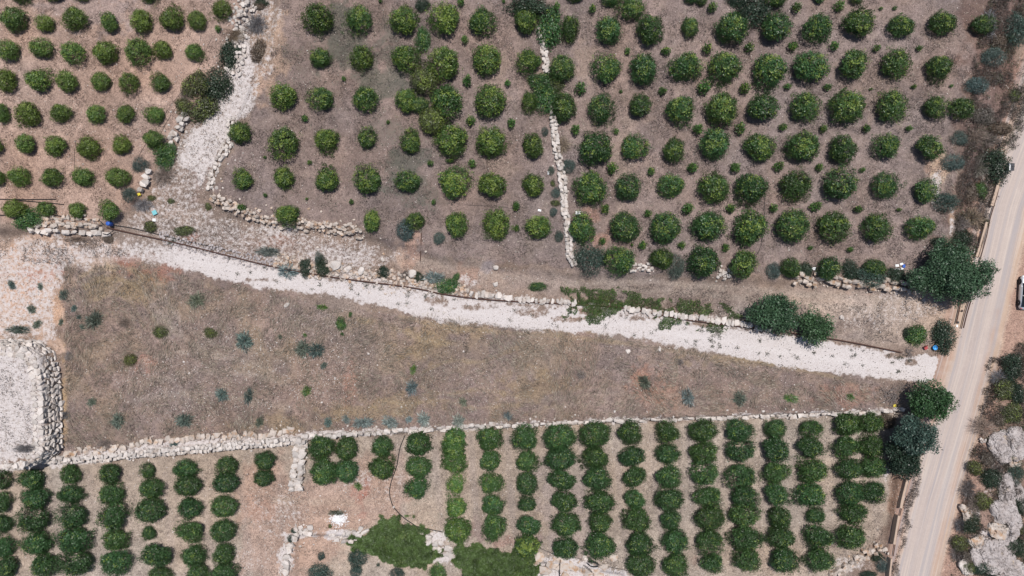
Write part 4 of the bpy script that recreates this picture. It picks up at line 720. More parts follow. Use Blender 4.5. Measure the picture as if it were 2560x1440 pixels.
SH = '''
dark;563;133;54;68;dark bush above the gully, the upper one beside the upper left orchard
dark;590;122;20;30;small dark bush among the white rubble above the gully
dark;538;203;74;92;big blackish green bush beside the top of the gully
moss;486;210;62;76;loose grey green bush left of the big blackish one by the gully
twig;463;238;28;38;small purplish dead shrub left of the yellowish bush by the gully
moss;500;268;84;74;big yellowish olive bush beside the top of the gully
moss;455;262;44;48;lower yellow olive bush at the edge of the upper left orchard
tan;579;86;58;40;dry tan shrub right of the last tree of the top row, upper left
twig;640;60;50;60;grey brown scrub beside the track at the top of the gully
brown;650;125;50;60;dry brown scrub on the red soil right of the gully top
brown;645;12;40;26;dark brown scrub at the top edge above the gully
dark;650;4;40;20;dark bush cut by the top edge above the gully
green;405;375;60;50;dark green bush at the lower right corner of the upper left orchard
green;405;405;50;42;leafy bush directly below its twin by the lower gully wall
olive;346;410;38;40;round blue grey bush left of the twin leafy bushes
olive;319;488;40;38;round blue grey bush above the last tree of the bottom row, upper left
twig;407;438;56;52;grey dead shrub below the twin leafy bushes
twig;356;512;50;40;grey dead shrub beside the yellow bag
green;62;548;72;54;sprawling dark green bush over the bank at the far left
moss;376;566;40;32;yellowish low shrub below the turquoise crate
moss;460;578;60;28;long olive shrub above the rusty pipe below the gully
spiky;430;603;20;22;small dark shrub growing on the rusty pipe
moss;427;502;18;16;tiny yellow green plant in the middle of the gully bottom
moss;377;495;22;18;tiny yellow green plant right of the yellow bag
moss;519;517;20;18;tiny yellow green plant by the bend of the boulder row
brown;270;600;26;24;small brown shrub below the left end of the rusty pipe
twig;190;598;60;16;low dry growth along the foot of the grey block wall
spiky;600;462;1;1;skip
pale;670;629;60;30;pale grey shrub spread above the rusty pipe, left of the boulders
pale;718;678;60;34;pale spiky shrub reaching over the edge of the white track
dark;762;668;34;42;dark bush on the rusty pipe, left one of the pair
dark;803;672;36;50;dark bush on the rusty pipe, right one of the pair
olive;795;645;20;36;slim grey green shrub above the right one of the dark pair
dark;959;680;36;30;dark green shrub between pale boulders above the rusty pipe
twig;1013;688;26;26;little grey shrub left of the white stone above the rusty pipe
dark;1046;692;30;26;dark bush left of the pale spiky shrub above the rusty pipe
pale;1085;694;56;36;pale spiky shrub between two green ones above the rusty pipe
green;1117;712;62;38;bright green bush hanging over the rusty pipe
green;1140;692;20;16;small dark plant above the bright green bush by the pipe
green;1345;718;48;22;low green bush on the slope west of the creepers
spiky;234;800;50;48;blue green spiky shrub, largest at the left of the dry field
spiky;489;750;46;44;blue green spiky shrub at the top of the dry field
moss;400;829;38;34;olive green shrub in the mown swirl of the dry field
moss;524;832;38;28;faint olive shrub right of the one in the mown swirl
spiky;609;853;52;50;round blue green spiky shrub left of the double one in the dry field
spiky;755;872;44;44;left half of the double blue green shrub in the dry field
spiky;788;876;44;46;right half of the double blue green shrub in the dry field
moss;324;901;36;38;yellow olive shrub in the stony left part of the dry field
spiky;553;987;38;36;blue green spiky shrub in the stony middle left of the dry field
spiky;621;990;26;46;slim blue green shrub right of the round one in the stony part
spiky;228;1005;26;24;small dark shrub alone near the retaining wall
spiky;293;1052;40;40;round blue green shrub nearest the lower left corner of the dry field
spiky;459;1052;46;42;bright blue green shrub near the bottom edge of the dry field
spiky;648;1055;24;30;narrow blue green shrub near the bottom edge of the dry field
pale;1028;970;38;34;pale bluish spiky shrub in the middle of the dry field
weed;1033;925;18;28;small green plant above the pale bluish spiky shrub
green;851;812;26;34;bright green leafy weed in the upper dry field
green;876;786;11;12;little green weed up right of the bright green leafy weed
green;855;835;10;9;little green weed just below the bright green leafy weed
weed;766;978;28;26;olive green shrub below the double blue green shrub
spiky;809;914;20;18;small dark shrub lower right of the double blue green shrub
spiky;700;842;14;12;tiny grey green shrub left of the double blue green shrub
weed;762;838;13;10;tiny green weed above the double blue green shrub
weed;805;768;34;14;low green smear of weeds below the white track
spiky;820;1056;26;26;grey green shrub by the thin wall, westernmost of the row
pale;865;1050;26;20;pale shrub by the thin wall, second of the row
pale;908;1057;54;30;wide pale spiky shrub by the thin wall, third of the row
pale;975;1056;42;34;pale spiky shrub by the thin wall, fourth of the row
pale;1022;1049;18;20;little pale shrub by the thin wall, fifth of the row
pale;1058;1050;36;40;tall pale spiky shrub by the thin wall, sixth of the row
pale;1145;1055;38;36;pale round shrub above the first full column of the lower right orchard
spiky;1157;1005;22;26;dark grass like shrub in the dry field above the pale round shrub
pale;1270;1040;26;22;pale shrub by the thin wall, easternmost of the row
twig;1453;937;20;28;thin grey shrub in the right half of the dry field
spiky;1612;957;40;36;blue green spiky shrub beside red soil in the right half
pale;1720;994;46;38;large washed out grey shrub in the right half of the dry field
spiky;1850;997;36;42;blue green oval shrub in the right half of the dry field
weed;1978;996;38;24;flat olive shrub near the narrow end of the dry field
weed;2127;993;24;18;smallest green shrub at the narrow end of the dry field
twig;1700;905;20;18;small grey shrub among stones below the white track
spiky;184;771;18;18;small dark shrub, upper one of three left of the largest spiky shrub
spiky;197;793;14;14;small dark shrub, middle one of three left of the largest spiky shrub
spiky;205;817;16;16;small dark shrub, lowest one of three left of the largest spiky shrub
twig;310;807;36;26;dry grey shrub right of the largest spiky shrub at the left
spiky;158;737;24;34;grey bush on the edge between the red ground and the dry field
spiky;152;805;20;14;low grey bush just above the retaining wall corner
twig;172;890;24;24;low scrub beside the retaining wall, upper one
twig;162;1038;24;26;low scrub beside the retaining wall, lower one
spiky;78;773;28;22;grey bush on the red ground, upper one above the gravel terrace
spiky;92;811;28;22;grey bush on the red ground, right one above the gravel terrace
spiky;44;824;62;26;wide grey bush just above the gravel terrace
spiky;28;712;28;20;grey bush at the left edge on the red ground
spiky;100;716;20;16;small grey bush in the middle of the red ground
twig;62;1122;60;24;dry scrub on the gravel terrace near its lower corner
twig;260;1112;40;30;purplish dry scrub above the upper tier of rock
spiky;435;1110;26;16;small dark bush lying on the long coursed wall
olive;1011;574;54;58;blue grey olive bush beside the last row of the middle orchard
olive;1096;594;30;36;small round blue grey bush near the brown pole
olive;1421;416;36;38;blue grey bush touching the straight white wall on its right side
olive;1362;327;18;25;tiny blue grey bush left of the straight white wall, upper one
olive;1377;428;18;24;tiny blue grey bush left of the wall beside a white scrap
moss;1382;459;14;18;little yellow bush left of the straight white wall
olive;1388;483;24;28;blue grey bush left of the wall between two yellow ones
moss;1387;508;24;18;little yellow green bush left of the straight white wall
olive;1383;529;20;26;blue grey bush left of the wall, below the yellow green one
olive;1397;593;24;30;blue grey bush left of the wall, lowest of the line
olive;1434;592;24;26;grey bush squeezed between the wall and an orchard tree
tan;1405;362;50;44;dry tan bush at the gap in the white wall
green;1353;203;72;46;yellow green bush growing over the white wall, left one
moss;1386;208;52;44;yellow green bush growing over the white wall, right one
green;1360;249;64;72;green bush covering the white wall below the yellow green pair
green;1348;150;14;26;yellow green shoots beside the white wall
dark;1328;12;110;66;dark bush mass at the top edge above the narrow wall
green;1372;62;70;108;tall dark green bush at the top end of the narrow wall
dark;1885;24;86;84;big blackish bush at the top edge of the upper right orchard
dark;1842;-4;60;34;dark bush cut by the top edge left of the big blackish one
dark;1057;8;36;38;dark green bush at the top edge of the upper middle orchard
green;1058;95;44;62;slim olive green bush between the first two rows, middle orchard
teal;1477;650;76;78;blue green bush at the bottom left corner of the upper right orchard
olive;1690;662;48;62;grey olive bush between trees in the bottom row, right orchard
olive;1933;678;38;46;grey olive bush at the right end of the bare track bank
dark;2017;677;36;44;dark spiky bush on the pale boulder wall, left one
dark;2130;678;52;46;dark spiky bush on the pale boulder wall, middle one
teal;2186;694;74;64;blue green bush on the pale boulder wall
dark;2242;690;56;44;dark bush between the white scraps and the big carob tree
green;2298;841;54;62;light green bush left of the blue bucket
dark;2371;846;60;84;dark bush between the blue bucket and the road
dark;2275;835;28;34;small dark bush left of the light green one by the track end
brown;2217;1056;54;44;reddish brown dead bush at the corner of the lower right orchard
olive;2212;1412;40;38;small teal bush beside the concrete kerb at the bottom
dark;2195;1395;30;24;dark low bush left of the small teal one at the bottom
dark;2170;1440;50;20;dark bush cut by the bottom edge near the road
teal;2545;72;60;88;dark bush at the top right corner
moss;2530;86;30;40;yellowish bush in front of the dark one in the top right corner
olive;2492;142;62;48;grey green bush on the road bank, uppermost on the right
olive;2452;213;62;46;grey green bush on the road bank, second from the top
twig;2475;60;40;70;brown scrub on the road bank in the top right
brown;2500;100;44;46;dark brown scrub left of the top right bushes
moss;2542;235;34;36;yellow green scrub on the road bank by the right edge
brown;2505;318;66;42;brownish green scrub on the road bank near the road
brown;2460;290;60;50;dry brown scrub in the middle of the road bank
twig;2440;340;60;44;grey scrub on the road bank below the dry brown scrub
olive;2403;345;44;34;grey green bush right of the fourth row of the right orchard
olive;2388;402;56;42;grey green bush above the stony slope by the road
dark;2502;408;80;78;large dark bush beside the black waste box
twig;2470;350;60;40;brown scrub above the large dark bush by the waste box
tan;2450;420;50;60;dry straw coloured scrub left of the large dark bush
green;2455;477;34;46;green bush in the scrub near the start of the concrete kerb
brown;2425;480;40;60;brown scrub left of the green bush near the kerb
teal;2370;507;66;50;blue green bush on the bank right of the fifth row
tan;2435;545;60;50;dry pale scrub along the bank beside the kerb
twig;2400;560;50;50;dead scrub on the bank right of the sixth row
moss;2465;560;20;30;small olive bush touching the concrete kerb
dark;2410;593;60;46;dark scrub above the big carob tree
dark;2351;605;38;32;dark sprig standing off the top of the big carob tree
dark;2541;917;60;62;blackish round bush right of the road
moss;2515;975;70;56;yellow olive bush right of the road, upper one
dark;2545;985;50;60;dark olive bush at the right edge behind the yellow olive one
moss;2535;1035;60;50;yellow olive bush right of the road, lower one
twig;2500;945;50;40;grey dry scrub beside the road below the blackish bush
twig;2465;1070;56;60;grey brown dry scrub between the road and the outcrop
brown;2500;1050;40;36;brown scrub just above the grey outcrop
dark;2537;1139;36;26;dark oval bush among the outcrop near the right edge
dark;2556;1125;22;40;dark bush half cut by the right edge among the outcrop
moss;2445;1170;50;44;olive scrub by the road beside the outcrop
brown;2470;1150;40;44;brown scrub above the dark round shrub by the outcrop
dark;2488;1200;54;50;dark round shrub left of the long smooth slab
teal;2547;1190;34;52;blue green bush at the right edge above the pale slab
twig;2425;1225;40;60;dry scrub along the road verge left of the dark round shrub
moss;2465;1255;50;44;dull olive scrub below the dark round shrub
twig;2440;1262;40;40;grey brown scrub at the middle of the roadside slope
dark;2554;1270;36;52;dark bush at the right edge beside the blocky slab
dark;2436;1318;46;42;dark green bush alone on the pale stony slope
twig;2402;1315;30;40;grey scrub at the verge left of the lone dark green bush
moss;2410;1360;50;50;olive brown scrub below the lone dark green bush
twig;2395;1385;36;50;dry grey scrub at the verge near the bottom
brown;2425;1395;40;36;brown scrub left of the domed grey rock
dark;2547;1375;42;58;large dark bush at the right edge near the bottom
moss;2432;1422;32;34;yellow brown scrub at the bottom by the pale rock
dark;2460;1425;46;46;dark bush at the bottom left of the outcrop
dark;2485;1432;40;34;dark bush cut by the bottom edge below the domed rock
moss;2556;1325;20;24;small olive bush at the right edge beside the pale cracked rock
teal;895;1398;52;48;round blue green shrub below the larger leafy mound
teal;793;1433;66;44;blue green shrub cut by the bottom edge, left one
teal;887;1433;34;32;small blue green shrub cut by the bottom edge, middle one
teal;990;1437;38;28;blue green shrub cut by the bottom edge under the mound
green;1092;1434;52;36;green shrub cut by the bottom edge between the mounds
dark;1172;1440;34;18;dark shrub cut by the bottom edge left of the second mound
teal;734;1327;16;14;small plant on the white boulders, upper one
teal;726;1347;20;20;small plant on the white boulders, lower one
teal;802;1391;20;22;small teal plant on the bare ground above the bottom edge
teal;945;1412;9;10;tiny plant right of the round blue green shrub
moss;825;1316;12;12;little yellow green plant under the white ash pile
spiky;840;1282;44;16;greyish green weeds along the top of the white ash pile
weed;895;1215;26;20;pale green weed above the red streak of soil
'''
BSH_STEM = limbs(55, 1.0, .05, .8, 4)
for ln in SH.strip().splitlines():
    kd, a, b, c, d, lab = ln.split(';'); a, b, c, d = map(float, (a, b, c, d))
    if lab == 'skip': continue
    pr, un, colr, tip, hk, part, zf = KD[kd]; s = int(a * 5 + b * 3)
    cat = 'shrub' if kd not in ('weed',) else 'weed'
    nm = {'twig': 'dry_shrub', 'tan': 'dry_shrub', 'brown': 'dry_shrub', 'spiky': 'spiky_shrub', 'pale': 'spiky_shrub', 'weed': 'weed_plant'}.get(kd, 'bush')
    if part: plant(a, b, c, d, pr, un, cvar(colr, .18, s), tip, lab, cat, nm, hk=hk, i=s, part=part, zf=zf, trunk=BSH_STEM)
    else:
        hz = (c + d) / 40 * zf; X, Y, z = at(a, b, hz); kk = (H - z - hz) / 1708; sx, sy = c * 1.15 * kk / un, d * 1.15 * kk / un
        o = link(nm, pr[s % len(pr)], None, (X, Y, z), 0, (sx, sy, (sx + sy) / 2 * hk), (*cvar(colr, .3, s), tip)); o.rotation_euler[2] = 0 if abs(c - d) > 8 else (s % 6)
        tag(o, lab, cat)
# the larger trees
def big_tree(pxl, blobs, colr, label, name, ln=.24, wd=.13, dens=70, tipv=0.0, per=22, seed=1, h0=1.4, cat='tree', flat=.8):
    """blobs in photo pixels relative to the tree: dx, dy, radius, height of centre"""
    rb = random.Random(seed + 1); bb = []
    for b in blobs:
        if b[2] < 20: bb.append(b); continue
        bb.append((b[0], b[1], b[2] * .78, b[3] * .8))
        for j in range(7):
            a = j * .9 + rb.uniform(-.3, .3); q = b[2] * rb.uniform(.35, .75); bb.append((b[0] + math.cos(a) * q, b[1] + math.sin(a) * q, b[2] * rb.uniform(.24, .4), b[3] * rb.uniform(.95, 1.25)))
    blobs = bb
    hm = sum(b[3] for b in blobs) / len(blobs); X, Y, z = at(*pxl, hm); e = bpy.data.objects.new(name, None); C.objects.link(e); e.location = (X, Y, z)
    tag(e, label, cat); B = []
    for dx, dy, r_, hz in blobs:
        k = (H - z - hz) / 1708; B.append(((pxl[0] + dx - 1280) * k - X, (720 - pxl[1] - dy) * k - Y, hz, r_ * k))
    tot = sum(b[3] ** 2 for b in B)
    link('crown', crown('tree_crown', seed, B, int(dens * tot * .42), per, ln, wd, flat, .35, -.2, .17, .16, 0), e, col=(*colr, tipv))
    r = random.Random(seed); ps = [[(0, 0, -.2, .28), (.1, .05, h0 * .5, .22), (.05, 0, h0, .18)]]
    for b in B: ps.append([(0, 0, h0 * .7, .14), (b[0] * .5, b[1] * .5, (h0 + b[2]) / 2, .09), (b[0] * .95, b[1] * .95, b[2], .03)])
    link('trunk', tubes('trunk', ps, M['bark'], 8), e); return e
big_tree((2375, 678), [(0,0,58,3.0),(-55,18,38,2.2),(50,28,48,2.6),(20,-38,40,2.8),(-22,-34,34,2.4),(80,8,26,2.2),(20,46,34,2.2),(-86,24,24,1.8),(92,-8,18,2.0),(-28,44,22,1.7),(-15,-60,18,2.0)], (.060,.112,.060), 'huge spreading carob tree overhanging the road at the orchard corner', 'carob_tree', seed=501)
big_tree((1932, 782), [(0,0,44,2.4),(-40,2,24,1.8),(34,18,30,2.0),(10,-24,26,2.2),(-18,20,22,1.7),(44,-14,18,1.8),(20,36,18,1.6)], (.058,.112,.058), 'dark carob tree over the pipe, upper left one of a pair beside the track', 'carob_tree', seed=502)
big_tree((2038, 817), [(0,0,30,2.2),(-18,-12,22,1.9),(20,8,24,1.9),(4,26,18,1.7),(28,-14,14,1.8),(-22,20,14,1.5),(-4,-30,14,1.8)], (.062,.118,.054), 'dark carob tree, lower right one of the pair beside the white track', 'carob_tree', seed=503)
big_tree((2328, 1003), [(0,0,36,2.8),(-34,-6,22,2.4),(30,-8,26,2.6),(14,24,24,2.3),(-20,-28,18,2.4),(-26,20,20,2.1),(44,10,14,2.2),(4,-32,18,2.4)], (.052,.110,.044), 'bright green tree overhanging the road at the track entrance', 'roadside_tree', seed=504)
big_tree((2288, 1080), [(0,0,34,2.8),(-34,10,24,2.2),(34,4,22,2.5),(18,26,24,2.5),(44,34,14,2.3),(-10,-24,22,2.3),(-8,32,20,2.2)], (.058,.098,.078), 'blue green tree beside the road below the bright green one', 'roadside_tree', seed=505)
big_tree((2260, 1146), [(0,0,34,2.2),(-24,-22,22,1.9),(22,-16,22,2.2),(16,18,24,2.0),(-18,18,20,1.7),(4,34,14,1.6)], (.028,.050,.032), 'darkest round tree beside the road above the concrete kerb', 'roadside_tree', seed=506)
# ---------------------------------------------------------------- leafy mounds and creepers
def cover(name, label, poly, hmax, dens, ln, wd, colr, tipv=.0, seed=1, patch=0.0, cat='creeper', edge=1.5):
    r = np.random.default_rng(seed); P = np.array([at(*p)[:2] for p in poly]); lo, hi = P.min(0) - .3, P.max(0) + .3
    n = int((hi - lo).prod() * dens); X = r.uniform(lo[0], hi[0], n); Y = r.uniform(lo[1], hi[1], n)
    q = [(1280 + a * 20, 720 - b * 20) for a, b in P]; d = sd(X, Y, q) + .55 * vnoise(X, Y, .9, seed) + .4 * vnoise(X, Y, .35, seed + 1)
    m = (d > 0) & ((vnoise(X, Y, 1.3, seed + 2) + .6 * vnoise(X, Y, .5, seed + 3)) > patch * 2 - 1.4)
    X, Y, d = X[m], Y[m], d[m]; n = len(X)
    hz = hmax * np.sqrt(smooth(d / edge)) * (.7 + .35 * vnoise(X, Y, .9, seed + 4) + .25 * vnoise(X, Y, .35, seed + 5)); z = height(X, Y) + hz * (1 - .3 * r.random(n) ** 2) + .03
    c = np.array([P[:, 0].mean(), P[:, 1].mean(), 0]); D = np.stack([r.normal(0, .7, n), r.normal(0, .7, n), r.uniform(.1, .9, n)], 1)
    if ln > .25: D[:, 0] += 1.3 * vnoise(X, Y, 2.5, seed + 9); D[:, 1] -= .9; D[:, 2] *= .6
    v, f, t, ti = leaves(np.stack([X, Y, z], 1) - c, D, ln, wd, r, np.clip(.5 + .3 * vnoise(X, Y, .5, seed + 6) + r.normal(0, .2, n), 0, 1), np.clip(r.uniform(0, .8, n) + .2 * vnoise(X, Y, 1.2, seed + 7), 0, .99))
    return tag(link(name, mesh(name, v, f, [M['leaf']], dict(tint=t, tip=ti)), loc=c, col=(*colr, tipv)), label, cat)
cover('leafy_mound', 'larger dark green leafy mound spilling over the terrace edge at the bottom', [(866,1350),(925,1326),(955,1290),(1008,1294),(1052,1308),(1070,1348),(1108,1376),(1096,1400),(1050,1418),(995,1414),(945,1396),(908,1376)], 1.4, 1300, .30, .035, (.074,.120,.034), .12, 601, cat='ground cover plant')
cover('leafy_mound', 'second dark green leafy mound cut by the bottom edge of the photo', [(1128,1392),(1150,1360),(1210,1366),(1290,1374),(1330,1388),(1350,1410),(1352,1480),(1200,1480),(1150,1420)], 1.4, 1300, .30, .035, (.074,.120,.034), .12, 611, cat='ground cover plant')
GC = (.075,.125,.038)
cover('creeper', 'green creeper hanging over the kerb wall, western patch reaching down to the track', [(1410,792),(1430,770),(1440,745),(1500,738),(1550,760),(1540,790),(1500,806),(1450,798)], .45, 420, .15, .07, GC, .15, 621, .46, edge=.8)
cover('creeper', 'long green creeper along the top of the kerb wall', [(1400,722),(1480,722),(1560,726),(1620,738),(1700,752),(1800,765),(1870,790),(1862,802),(1760,790),(1640,777),(1560,770),(1430,756)], .5, 380, .15, .07, GC, .15, 631, .44, edge=.8)
cover('creeper', 'green creeper patch in the middle hanging down over the white track', [(1632,820),(1650,782),(1720,790),(1770,812),(1730,826),(1690,824)], .4, 420, .15, .07, GC, .15, 641, .42, edge=.7)
cover('creeper', 'thin green creeper patch hanging over the kerb wall nearest the carob trees', [(1750,798),(1832,812),(1815,832),(1765,820)], .3, 260, .16, .08, GC, .12, 651, .45, edge=.6)
cover('creeper', 'brownish dry creeper mixed in behind the kerb wall', [(1500,735),(1620,748),(1760,770),(1800,782),(1700,772),(1560,765),(1490,752)], .4, 200, .2, .03, (.15,.105,.075), 0, 661, .3, edge=.8)
# weeds and dry grass, too many to count
X, Y, k, r = scatter_pts(260000, np.clip(weed ** 1.2 * 1.0 * (vnoise(wx, wy, .8, 71) > -.35), 0, 1), 9)
n = len(X); D = np.stack([r.normal(0, 1, n), r.normal(0, 1, n), r.uniform(.1, .8, n)], 1)
v, f, t, q = leaves(np.stack([X, Y, height(X, Y) + .03 + .1 * r.random(n)], 1), D, .14, .06, r, r.random(n), r.random(n))
tag(link('green_weeds', mesh('green_weeds', v, f, [M['leaf']], dict(tint=t, tip=q)), col=(.060, .090, .062, .03)), kind='stuff')
X, Y, k, r = scatter_pts(150000, np.clip(straw * (.25 + .9 * smooth(vnoise(wx, wy, 3, 72) + .4 * vnoise(wx, wy, 1, 73) + .3)), 0, 1), 10)
n = len(X); th = 2.2 * vnoise(X, Y, 5, 74) + 1.2 * vnoise(X, Y, 1.6, 75) + r.normal(0, .35, n); D = np.stack([np.cos(th), np.sin(th), r.uniform(.03, .28, n)], 1)
v, f, t, q = leaves(np.stack([X, Y, height(X, Y) + .02 + .03 * r.random(n)], 1), D, .6, .03, r, r.random(n), r.random(n) * .9)
tag(link('dry_grass', mesh('dry_grass', v, f, [M['leaf']], dict(tint=t, tip=q)), col=(.29, .25, .20, 0)), kind='stuff')
X, Y, k, r = scatter_pts(90000, np.clip(straw * .3 + stone * .1 + (white > .4) * (1 - T0) * .3 + (1 - onroad) * .05, 0, 1) * (1 - onroad), 11)
n = len(X); D = np.stack([r.normal(0, 1, n), r.normal(0, 1, n), r.uniform(.1, .8, n)], 1)
v, f, t, q = leaves(np.stack([X, Y, height(X, Y) + .02 + .06 * r.random(n)], 1), D, .16, .07, r, r.random(n), r.random(n))
tag(link('leaf_litter', mesh('leaf_litter', v, f, [M['leaf']], dict(tint=t, tip=q)), col=(.085, .065, .05, 0)), kind='stuff')
def scrub(name, poly, n, colr, hmax, ln, wd, seed, thr=0.0, sc=1.6):
    r = np.random.default_rng(seed); P = np.array([at(*p)[:2] for p in poly]); lo, hi = P.min(0), P.max(0)
    X = r.uniform(lo[0], hi[0], n); Y = r.uniform(lo[1], hi[1], n); q = [(1280 + a * 20, 720 - b * 20) for a, b in P]
    f = vnoise(X, Y, sc, seed) + .7 * vnoise(X, Y, sc / 3, seed + 1) - thr; d = sd(X, Y, q) + .5 * vnoise(X, Y, 1, seed + 2)
    m = (d > 0) & (f > r.uniform(-.35, .2, n)); X, Y, f = X[m], Y[m], f[m]; n = len(X)
    D = np.stack([r.normal(0, 1, n), r.normal(0, 1, n), r.uniform(0, .9, n)], 1)
    if name == 'straw_tufts': th = 2.0 * vnoise(X, Y, 6, seed) + 1.1 * vnoise(X, Y, 2.2, seed + 3) + r.normal(0, .25, n); D = np.stack([np.cos(th), np.sin(th), r.uniform(0, .4, n)], 1)
    z = height(X, Y) + hmax * np.clip(f + .3, .05, 1) * r.random(n) + .02
    v, f_, t, ti = leaves(np.stack([X, Y, z], 1), D, ln, wd, r, np.clip(.5 + .35 * vnoise(X, Y, .7, seed + 6) + r.normal(0, .2, n), 0, 1), r.uniform(0, .9, n))
    tag(link(name, mesh(name, v, f_, [M['leaf']], dict(tint=t, tip=ti)), col=(*colr, 0)), kind='stuff')
BK = [(2470,-20),(2570,-20),(2570,230),(2530,400),(2490,470),(2462,560),(2432,640),(2400,640),(2385,560),(2400,440),(2420,260),(2440,120)]
ES = [(2475,900),(2570,850),(2570,1460),(2370,1460),(2395,1320),(2420,1180),(2445,1060)]
VG = [(2283,1180),(2300,1180),(2270,1320),(2240,1450),(2224,1450),(2250,1300)]
PR = [(1500,700),(2000,745),(2330,760),(2380,860),(2230,860),(1960,820),(1440,735)]
GP = [(640,40),(690,80),(650,200),(600,330),(560,400),(530,500),(640,560),(900,590),(1180,700),(1000,690),(640,650),(330,590),(380,500),(470,330),(560,160),(600,60)]
scrub('roadside_scrub', BK, 80000, (.095, .077, .067), .6, .26, .045, 701, -.1)
scrub('roadside_scrub', BK, 24000, (.075, .080, .045), .7, .16, .07, 705, .2)
scrub('hillside_scrub', ES, 90000, (.085, .070, .060), .5, .24, .045, 711, -.05)
scrub('hillside_scrub', ES, 26000, (.080, .085, .048), .6, .16, .07, 715, .25)
scrub('verge_grass', VG, 12000, (.10, .08, .07), .25, .26, .04, 721, -.3)
scrub('bank_scrub', PR, 30000, (.10, .082, .075), .2, .2, .04, 731, .15)
scrub('path_scrub', GP, 42000, (.12, .095, .08), .2, .16, .05, 741, .25, 1.2)
scrub('path_scrub', GP, 12000, (.095, .095, .065), .25, .14, .05, 745, .5, 1.2)
scrub('terrace_scrub', [(-10,900),(80,900),(90,1140),(-10,1150)], 4000, (.13, .11, .10), .2, .16, .05, 751, .3, 1.6)
scrub('bank_scrub', [(-20,590),(290,600),(320,640),(160,660),(-20,640)], 6000, (.12, .10, .09), .2, .18, .05, 755, .1, 1.4)
scrub('bank_scrub', [(150,665),(170,700),(170,850),(160,1130),(230,1130),(420,1100),(420,1080),(180,1090),(185,700),(300,672)], 9000, (.14, .12, .10), .3, .24, .03, 758, .0, 1.2)
scrub('dry_litter', [(700,0),(1340,0),(1400,440),(1430,670),(950,600),(600,530),(560,440),(640,220)], 110000, (.095, .078, .070), .06, .15, .05, 761, .15, 2.0)
scrub('dry_litter', [(1360,0),(2440,0),(2400,300),(2340,690),(1440,680),(1400,440)], 170000, (.095, .078, .072), .06, .15, .05, 765, .15, 2.4)
scrub('dry_litter', [(0,0),(600,0),(560,140),(430,340),(300,560),(0,560)], 60000, (.115, .080, .065), .05, .14, .05, 769, .25, 1.8)
scrub('dry_litter', [(0,1190),(700,1120),(2240,1040),(2200,1440),(0,1440)], 110000, (.13, .11, .10), .05, .13, .05, 773, .3, 1.6)
scrub('straw_tufts', [(160,670),(340,660),(830,775),(1400,825),(2250,970),(2250,1020),(1200,1062),(400,1095),(160,1120)], 110000, (.30, .255, .20), .2, .6, .036, 777, .2, 1.7)
scrub('straw_tufts', [(160,670),(340,660),(830,775),(1400,825),(2250,970),(2250,1020),(1200,1062),(400,1095),(160,1120)], 110000, (.105, .085, .070), .08, .22, .04, 781, .1, 1.1)
r = np.random.default_rng(12); tw = []
for _ in range(90):
    q = r.integers(0, 5); x0 = r.uniform(560, 2340); yb = np.interp(x0, [560, 690, 1030, 1300, 1560, 1870, 2370], [655, 690, 745, 790, 812, 862, 925]) + r.uniform(-22, 22); tw.append((x0, yb))
XX = []
for a, b in tw:
    X0, Y0, _z = at(a, b); m = r.integers(15, 50); XX.append(np.stack([r.normal(X0, .14, m), r.normal(Y0, .12, m)], 1))
XX = np.concatenate(XX); n = len(XX); D = np.stack([r.normal(0, 1, n), r.normal(0, 1, n), r.uniform(.1, .9, n)], 1)
v, f, t, q = leaves(np.stack([XX[:, 0], XX[:, 1], height(XX[:, 0], XX[:, 1]) + .03 + .08 * r.random(n)], 1), D, .16, .05, r, r.random(n), r.random(n) * .9)
tag(link('track_weeds', mesh('track_weeds', v, f, [M['leaf']], dict(tint=t, tip=q)), col=(.10, .10, .075, 0)), kind='stuff')
# ---------------------------------------------------------------- pipes and hoses
def pipe(name, label, line, rad, mat, lift=.05, cat='pipe', step=.5, wig=.0):
    X, Y, T = resample(line, step); r = np.random.default_rng(abs(int(line[0][0]))); Z = np.array([float(height(a, b)) for a, b in zip(X, Y)])
    if len(Z) > 4: Z = np.convolve(np.pad(Z, 2, 'edge'), np.ones(5) / 5, 'valid')
    Z = Z + rad + lift; c = (X[0], Y[0], float(Z[0]))
    w1 = r.normal(0, wig, len(X))
    pts = [(a - c[0] - t[1] * q, b - c[1] + t[0] * q, z_ - c[2], rad) for a, b, z_, t, q in zip(X, Y, Z, T, w1)]
    return tag(link(name, tubes(name, [pts], M[mat], 8), loc=c), label, cat)
def curve_px(pts, n=8):       # smooth a pixel polyline
    P = np.array(pts, float); out = []
    for i in range(len(P) - 1):
        p0, p1, p2, p3 = P[max(i - 1, 0)], P[i], P[i + 1], P[min(i + 2, len(P) - 1)]
        for t in np.linspace(0, 1, n, endpoint=False): out.append(tuple(.5 * ((2 * p1) + (-p0 + p2) * t + (2 * p0 - 5 * p1 + 4 * p2 - p3) * t * t + (-p0 + 3 * p1 - 3 * p2 + p3) * t ** 3)))
    return out + [tuple(P[-1])]
pipe('rusty_pipe', 'long rusty brown pipe running beside the white track to the road', curve_px([(268,569),(330,583),(400,598),(470,614),(550,634),(690,668),(840,694),(1030,719),(1100,734),(1180,745),(1280,753),(1440,761),(1560,770),(1650,787),(1740,803),(1920,824),(2010,838),(2090,849),(2180,866),(2252,881)], 3), .085, 'rust', .12)
pipe('black_pipe', 'black water pipe lying beside the rusty pipe below the gully', curve_px([(285,563),(335,571),(420,592),(500,610),(590,630)], 3), .05, 'black', .06)
pipe('black_pipe', 'upper straight black pipe in front of the bottom row of the upper left orchard', [(-10,498),(60,499),(150,498)], .05, 'black')
pipe('black_pipe', 'lower black pipe ending between two trees of the upper left orchard', [(30,500),(95,505),(170,512)], .05, 'black')
